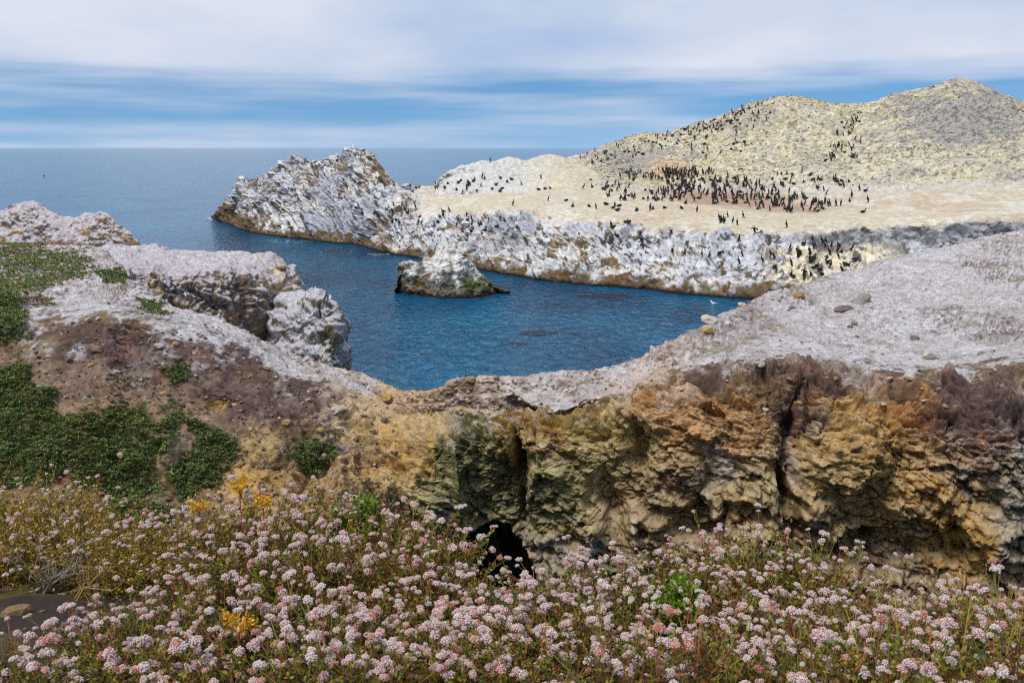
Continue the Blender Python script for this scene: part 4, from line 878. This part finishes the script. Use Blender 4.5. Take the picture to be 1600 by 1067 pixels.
# ------------------------------------------------------------------ flowering shrubs
LEAF_P = {'green': [lin(66, 82, 30), lin(104, 108, 36), lin(150, 136, 46), lin(124, 72, 38), lin(172, 150, 56), lin(88, 60, 34)],
          'yellow': [lin(148, 126, 42), lin(186, 156, 56), lin(104, 98, 36), lin(120, 82, 38), lin(204, 176, 78)],
          'red': [lin(132, 74, 42), lin(94, 62, 38), lin(88, 94, 38), lin(156, 96, 50), lin(120, 112, 44)]}
def tube(b, pts, r0, r1, col, k=3):
    pts = np.asarray(pts); n = len(pts); tg = np.gradient(pts, axis=0); tg /= np.linalg.norm(tg, axis=1, keepdims=True) + 1e-9
    V = []
    for i in range(n):
        a = np.cross(tg[i], [0.3, 0.9, 0.1]); a /= np.linalg.norm(a) + 1e-9; c = np.cross(tg[i], a); r = r0 + (r1 - r0) * i / (n - 1)
        for j in range(k): V.append(pts[i] + r * (a * math.cos(j * 6.283 / k) + c * math.sin(j * 6.283 / k)))
    b.add(np.array(V), np.array([[i * k + j, i * k + (j + 1) % k, (i + 1) * k + (j + 1) % k, (i + 1) * k + j] for i in range(n - 1) for j in range(k)]), col)
def leaf_cloud(b, pts, dirs, size, pal):
    n = len(pts); d = dirs / (np.linalg.norm(dirs, axis=1, keepdims=True) + 1e-9); r = RNG.normal(size=(n, 3)); e = np.cross(d, r); e /= np.linalg.norm(e, axis=1, keepdims=True) + 1e-9; u = np.cross(e, d)
    s = (size * RNG.uniform(.6, 1.35, n))[:, None]
    V = np.stack([pts, pts + (d * .5 + e * .26 + u * .08) * s, pts + d * s, pts + (d * .5 - e * .26 + u * .08) * s], 1)
    c = np.array(pal)[RNG.integers(0, len(pal), n)] * RNG.uniform(.7, 1.3, n)[:, None]
    b.add(V.reshape(-1, 3), np.arange(4 * n).reshape(n, 4), np.repeat(c, 4, 0))
def make_bush(kind, H=.45, R=.36, stems=96, heads=34):
    fol, stm, hd = MB(), MB(), []
    pal = LEAF_P[kind]
    for i in range(stems):
        az = random.uniform(0, 6.28); th = math.sqrt(random.random()) * 1.15; b0 = np.array([random.gauss(0, .07), random.gauss(0, .07), 0])
        rr = random.uniform(.86, 1.1) if i < heads * .66 else random.uniform(.5, .85)
        e = np.array([math.cos(az) * math.sin(th) * R, math.sin(az) * math.sin(th) * R, (0.25 + 0.75 * math.cos(th)) * H]) * rr + b0
        m = b0 * .4 + e * .5 + np.array([0, 0, .10 * H]) + RNG.normal(0, .02, 3)
        ts = np.linspace(0, 1, 7)[:, None]; pts = (1 - ts) ** 2 * b0 + 2 * ts * (1 - ts) * m + ts ** 2 * e
        fl = len(hd) < heads and rr > .85
        top = [lin(160, 150, 70), lin(134, 140, 56), lin(168, 104, 74), lin(126, 118, 52)][random.randrange(4)]
        tube(stm, pts[:5], .0026, .0016, lin(96, 74, 56)); tube(stm, pts[4:], .0016, .0011, top)
        t = RNG.uniform(.18, .84 if fl else 1.0, 46)[:, None]; q = (1 - t) ** 2 * b0 + 2 * t * (1 - t) * m + t ** 2 * e + RNG.normal(0, .006, (46, 3))
        leaf_cloud(fol, q, RNG.normal(size=(46, 3)) + np.array([0, 0, .6]), .017, pal)
        if fl:
            for j in range(random.choice([1, 1, 2, 3, 4])):
                if j == 0: h_ = e; 
                else:
                    h_ = e + np.array([random.gauss(0, .017), random.gauss(0, .017), random.uniform(-.02, .012)]); tube(stm, np.array([pts[5], (pts[5] + h_) / 2 + np.array([0, 0, -.004]), h_]), .0012, .0009, top)
                hd.append(h_)
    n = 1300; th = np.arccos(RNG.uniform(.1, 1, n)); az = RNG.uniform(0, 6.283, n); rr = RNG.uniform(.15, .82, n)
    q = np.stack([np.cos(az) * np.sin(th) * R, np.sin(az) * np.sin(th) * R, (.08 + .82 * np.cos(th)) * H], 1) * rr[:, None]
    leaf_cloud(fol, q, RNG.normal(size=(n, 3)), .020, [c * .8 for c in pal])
    return fol.mesh('foliage', M_LEAF), stm.mesh('stems', M_STEM), hd
def head_mesh(seed):
    b = MB(); r = .0125; rs = random.Random(seed)
    ic = np.array([[0, 0, 1], [1, 0, 0], [0, 1, 0], [-1, 0, 0], [0, -1, 0], [0, 0, -1]], np.float32); fc = np.array([[0, 1, 2], [0, 2, 3], [0, 3, 4], [0, 4, 1], [5, 2, 1], [5, 3, 2], [5, 4, 3], [5, 1, 4]])
    n = 44
    for i in range(n):
        z = 1 - 1.45 * (i + .5) / n; a = i * 2.399963 + rs.uniform(-.3, .3); q = math.sqrt(max(0, 1 - z * z)); d = np.array([math.cos(a) * q, math.sin(a) * q, z * .82]) * r * rs.uniform(.82, 1.06)
        c = np.array([.96, .89, .87]) * rs.uniform(.86, 1.1) if rs.random() > .1 else np.array([.72, .50, .46])
        b.add(ic * np.array([.0027, .0027, .0024]) * rs.uniform(.8, 1.2) + d, fc, c)
    v, f = loft([(0, 0, -.006), (0, 0, -.003), (0, 0, .004), (0, 0, .008)], [.003, .0095, .010, .003], 8); b.add(v, f, np.array([.55, .38, .33]))
    return b.mesh('flower_head', M_FLOWER)
HEADS = [head_mesh(i) for i in range(4)]
BUSH = {k: [make_bush(k, heads=hn) for hn in ns] for k, ns in (('green', (96, 76, 106, 86)), ('yellow', (52, 62)), ('red', (70, 84)))}
def gz_at(x, y):
    i = np.argmin((gx - x) ** 2 + (gy - y) ** 2); return float(PG.reshape(-1, 3)[i, 2])
ORD = ['leftmost', 'second from the left', 'third from the left', 'fourth from the left', 'fifth from the left', 'sixth from the left', 'seventh from the left', 'middle', 'seventh from the right', 'sixth from the right', 'fifth from the right', 'fourth from the right', 'third from the right', 'second from the right', 'rightmost']
def ordinal(i, n): return ORD[i] if i < n / 2 else ORD[15 - (n - i)]
def put_bush(pxx, pyy, Y, kind, label, group, keep=1.0, var=None):
    top = unproj(pxx, pyy, Y); z = gz_at(top[0], Y); s = min(max((top[2] - z) / .41, .55), 1.6)
    fol, stm, hd = BUSH[kind][random.randrange(len(BUSH[kind])) if var is None else var]
    e = bpy.data.objects.new('buckwheat_shrub', None); C.objects.link(e); e.location = (top[0], Y, z - .01); e.empty_display_size = .1
    e.rotation_euler = (0, 0, random.uniform(0, 6.28)); e.scale = (max(s, .8), max(s, .8), s); tag(e, label, 'shrub', group)
    link('foliage', fol, e)['kind'] = 'stuff'; link('stems', stm, e)['kind'] = 'stuff'
    keep *= random.uniform(.78, 1); hk = random.uniform(.85, 1.2)
    for p in hd:
        if random.random() > keep: continue
        h_ = link('flower_head', HEADS[random.randrange(4)], e, Vector(p)); k = random.choice([random.uniform(.55, .9), random.uniform(.8, 1.25), random.uniform(.85, 1.4)]) * hk * .97 / s; fz = random.uniform(.62, 1.0)
        h_.scale = (k * s / max(s, .8), k * s / max(s, .8), k * fz); h_.rotation_euler = (random.gauss(0, .35), random.gauss(0, .35), random.uniform(0, 6.28))
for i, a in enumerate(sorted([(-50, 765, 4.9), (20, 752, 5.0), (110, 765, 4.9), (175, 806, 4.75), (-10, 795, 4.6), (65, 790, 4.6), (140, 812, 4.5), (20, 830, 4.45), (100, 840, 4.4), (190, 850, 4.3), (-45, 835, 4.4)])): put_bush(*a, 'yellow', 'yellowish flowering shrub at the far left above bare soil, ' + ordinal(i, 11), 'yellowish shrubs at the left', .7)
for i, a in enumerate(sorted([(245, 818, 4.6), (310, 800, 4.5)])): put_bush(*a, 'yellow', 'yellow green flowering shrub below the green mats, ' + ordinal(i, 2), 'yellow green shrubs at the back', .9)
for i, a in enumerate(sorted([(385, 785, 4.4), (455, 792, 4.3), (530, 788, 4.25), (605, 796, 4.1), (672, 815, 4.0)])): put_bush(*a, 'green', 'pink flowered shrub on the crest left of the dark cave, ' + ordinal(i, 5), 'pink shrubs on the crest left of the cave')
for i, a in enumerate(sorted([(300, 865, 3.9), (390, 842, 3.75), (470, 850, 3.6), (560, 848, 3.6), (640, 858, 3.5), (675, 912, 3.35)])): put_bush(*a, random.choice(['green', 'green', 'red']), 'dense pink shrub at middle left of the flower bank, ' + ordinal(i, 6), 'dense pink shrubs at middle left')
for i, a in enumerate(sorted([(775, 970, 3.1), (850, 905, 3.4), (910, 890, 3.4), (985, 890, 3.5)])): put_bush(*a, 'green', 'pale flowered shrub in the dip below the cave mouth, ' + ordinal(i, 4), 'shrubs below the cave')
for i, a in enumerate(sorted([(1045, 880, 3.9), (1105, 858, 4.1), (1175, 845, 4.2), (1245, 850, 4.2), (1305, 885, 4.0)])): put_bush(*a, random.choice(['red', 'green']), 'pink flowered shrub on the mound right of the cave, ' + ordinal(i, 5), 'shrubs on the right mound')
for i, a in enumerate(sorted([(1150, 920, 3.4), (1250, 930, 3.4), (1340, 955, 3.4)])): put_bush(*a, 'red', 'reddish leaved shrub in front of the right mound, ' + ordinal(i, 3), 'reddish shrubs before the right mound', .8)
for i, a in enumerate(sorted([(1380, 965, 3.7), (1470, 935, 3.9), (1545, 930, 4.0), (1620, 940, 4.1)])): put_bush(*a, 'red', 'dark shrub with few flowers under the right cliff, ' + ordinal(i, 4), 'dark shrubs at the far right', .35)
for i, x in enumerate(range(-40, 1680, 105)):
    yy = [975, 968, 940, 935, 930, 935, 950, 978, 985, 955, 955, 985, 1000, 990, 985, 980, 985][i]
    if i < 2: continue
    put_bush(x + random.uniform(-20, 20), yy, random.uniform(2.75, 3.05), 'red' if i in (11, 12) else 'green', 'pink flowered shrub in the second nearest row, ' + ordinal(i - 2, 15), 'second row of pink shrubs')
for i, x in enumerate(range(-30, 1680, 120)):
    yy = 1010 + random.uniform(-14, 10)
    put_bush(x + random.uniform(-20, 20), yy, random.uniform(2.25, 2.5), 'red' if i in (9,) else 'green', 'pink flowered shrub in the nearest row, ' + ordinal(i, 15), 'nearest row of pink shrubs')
gsel = RNG.uniform([-3.2, 1.2], [3.2, 5.4], (1500, 2)); gp3 = np.array([(x, y, gz_at(x, y)) for x, y in gsel])
scatter_stuff('pebbles', gp3, [random.choice([lin(120, 104, 84), lin(96, 82, 70), lin(150, 132, 100), lin(84, 72, 64)]) for _ in gsel], RNG.gamma(1.6, .005, 1500) + .004, 'small pebbles and crumbs strewn on the dark soil of the near slope')
b = MB(); q = np.concatenate([gp3 + RNG.normal(0, .05, gp3.shape) * np.array([1, 1, 0]) for _ in range(3)]); q[:, 2] += .012
leaf_cloud(b, q, RNG.normal(size=q.shape) * np.array([1, 1, .15]), .022, [lin(150, 128, 78), lin(120, 96, 62), lin(96, 76, 50), lin(170, 150, 100)])
tag(link('leaf_litter', b.mesh('leaf_litter', M_LEAF)), 'dry straw coloured leaf litter on the bare soil between the shrubs', kind='stuff')
# bright green feathery shrubs
def green_shrub(pxx, pyy, Y, Rr, label):
    top = unproj(pxx, pyy, Y); z = gz_at(top[0], Y); H = max(top[2] - z, .25); b, st = MB(), MB()
    for i in range(46):
        az = random.uniform(0, 6.28); th = math.sqrt(random.random()) * .8; e = np.array([math.cos(az) * math.sin(th) * Rr, math.sin(az) * math.sin(th) * Rr, H * (.45 + .55 * math.cos(th)) * random.uniform(.8, 1.02)])
        tube(st, np.array([[0, 0, 0], e * .5 + np.array([0, 0, .04]), e]), .003, .001, lin(110, 90, 60))
        t = RNG.uniform(.35, 1, 90)[:, None]; q = e * t + np.array([0, 0, .08]) * t * (1 - t) * 2 + RNG.normal(0, .007, (90, 3))
        leaf_cloud(b, q, RNG.normal(size=(90, 3)) * .6 + e / np.linalg.norm(e), .022, [lin(96, 136, 30), lin(128, 160, 40), lin(74, 112, 28), lin(150, 160, 60)])
    o = bpy.data.objects.new('leafy_shrub', None); C.objects.link(o); o.location = (top[0], Y, z); tag(o, label, 'shrub')
    link('foliage', b.mesh('foliage', M_LEAF), o)['kind'] = 'stuff'; link('stems', st.mesh('stems', M_STEM), o)['kind'] = 'stuff'
green_shrub(558, 772, 4.5, .22, 'bright green leafy shrub poking above the pink flowers left of the cave')
green_shrub(1050, 898, 3.45, .17, 'bright green leafy shrub between the dip and the right mound')
# stonecrops with red stems and yellow heads
def dudleya(pxx, pyy, Y, label, lean):
    top = unproj(pxx, pyy, Y); z = gz_at(top[0], Y); H = top[2] - z
    o = bpy.data.objects.new('stonecrop', None); C.objects.link(o); o.location = (top[0], Y, z); tag(o, label, 'plant')
    st, hd, lf = MB(), MB(), MB(); e = np.array([lean, 0, H])
    tube(st, np.array([[0, 0, 0], e * .5 + np.array([lean * .3, 0, 0]), e]), .0035, .003, lin(186, 70, 70), 6)
    leaf_cloud(lf, np.zeros((26, 3)) + np.array([0, 0, .02]), RNG.normal(size=(26, 3)) * np.array([1, 1, .3]) + np.array([0, 0, .4]), .07, [lin(150, 160, 90), lin(170, 140, 80)])
    for i in range(6):
        a = i * 1.05; t = e + np.array([math.cos(a) * .035, math.sin(a) * .035, random.uniform(-.005, .03)]); tube(st, np.array([e * .94, (e + t) / 2, t]), .003, .002, lin(196, 110, 60), 4)
        leaf_cloud(hd, t + RNG.normal(0, .010, (34, 3)), RNG.normal(size=(34, 3)) + np.array([0, 0, 1]), .017, [lin(226, 190, 40), lin(206, 170, 50), lin(220, 140, 40)])
    link('stem', st.mesh('stem', M_STEM), o); link('flower_cluster', hd.mesh('flower_cluster', M_LEAF), o)['kind'] = 'stuff'; link('leaf_rosette', lf.mesh('leaf_rosette', M_LEAF), o)['kind'] = 'stuff'
dudleya(371, 762, 4.3, 'yellow topped stonecrop on a red stem standing tallest among the flowers', .01)
dudleya(322, 792, 4.35, 'orange stonecrop leaning left of the tallest yellow one', -.04)
dudleya(402, 786, 4.3, 'orange yellow stonecrop just right of the tallest yellow one', .03)
dudleya(372, 975, 2.75, 'small yellow stonecrop low among the pink flowers', .0)
# dead twigs, grasses and stones on the bare soil
def twigs(pxx, pyy, Y, n, Ln, col, label, name):
    p = unproj(pxx, pyy, Y); z = gz_at(p[0], Y); b = MB()
    for i in range(n):
        az = random.uniform(-.5, 1.9); L_ = Ln * random.uniform(.5, 1); e = np.array([math.cos(az) * L_, -abs(random.gauss(.05, .08)), L_ * random.uniform(.5, 1.0)])
        pts = np.array([[random.gauss(0, .05), random.gauss(0, .04), 0], e * .35 + RNG.normal(0, .02, 3), e * .7 + RNG.normal(0, .025, 3), e]); tube(b, pts, .005, .0015, col * random.uniform(.8, 1.2), 4)
        for j in range(2): q = pts[1 + j]; tube(b, np.array([q, q + RNG.normal(0, .04, 3) + np.array([0, 0, .04]), q + RNG.normal(0, .07, 3) + np.array([0, 0, .09])]), .0025, .001, col, 3)
    o = link(name, b.mesh(name, M_STEM), loc=(p[0], Y, z)); return tag(o, label, 'twigs')
twigs(75, 900, 4.25, 16, .42, lin(150, 142, 136), 'bare grey twigs of a dead shrub above the bare soil', 'dead_shrub')
twigs(115, 905, 4.1, 9, .34, lin(170, 140, 84), 'straw coloured dead stalks right of the grey twigs', 'dead_shrub')
for x, y, Y, r, k, lb in [(1140, 1035, 2.5, .05, 4, 'tan stone among the flowers near the bottom edge'), (25, 950, 3.75, .055, 1, 'flat brown rock at the left edge of the bare soil'), (110, 965, 3.5, .045, 5, 'brown rock in the middle of the bare soil'), (150, 950, 3.6, .05, 1, 'low tan rock behind the brown one on the bare soil')]:
    p = unproj(x, y, Y); p[2] = gz_at(p[0], Y); put_stone(Vector(p), r, lb, None, k)
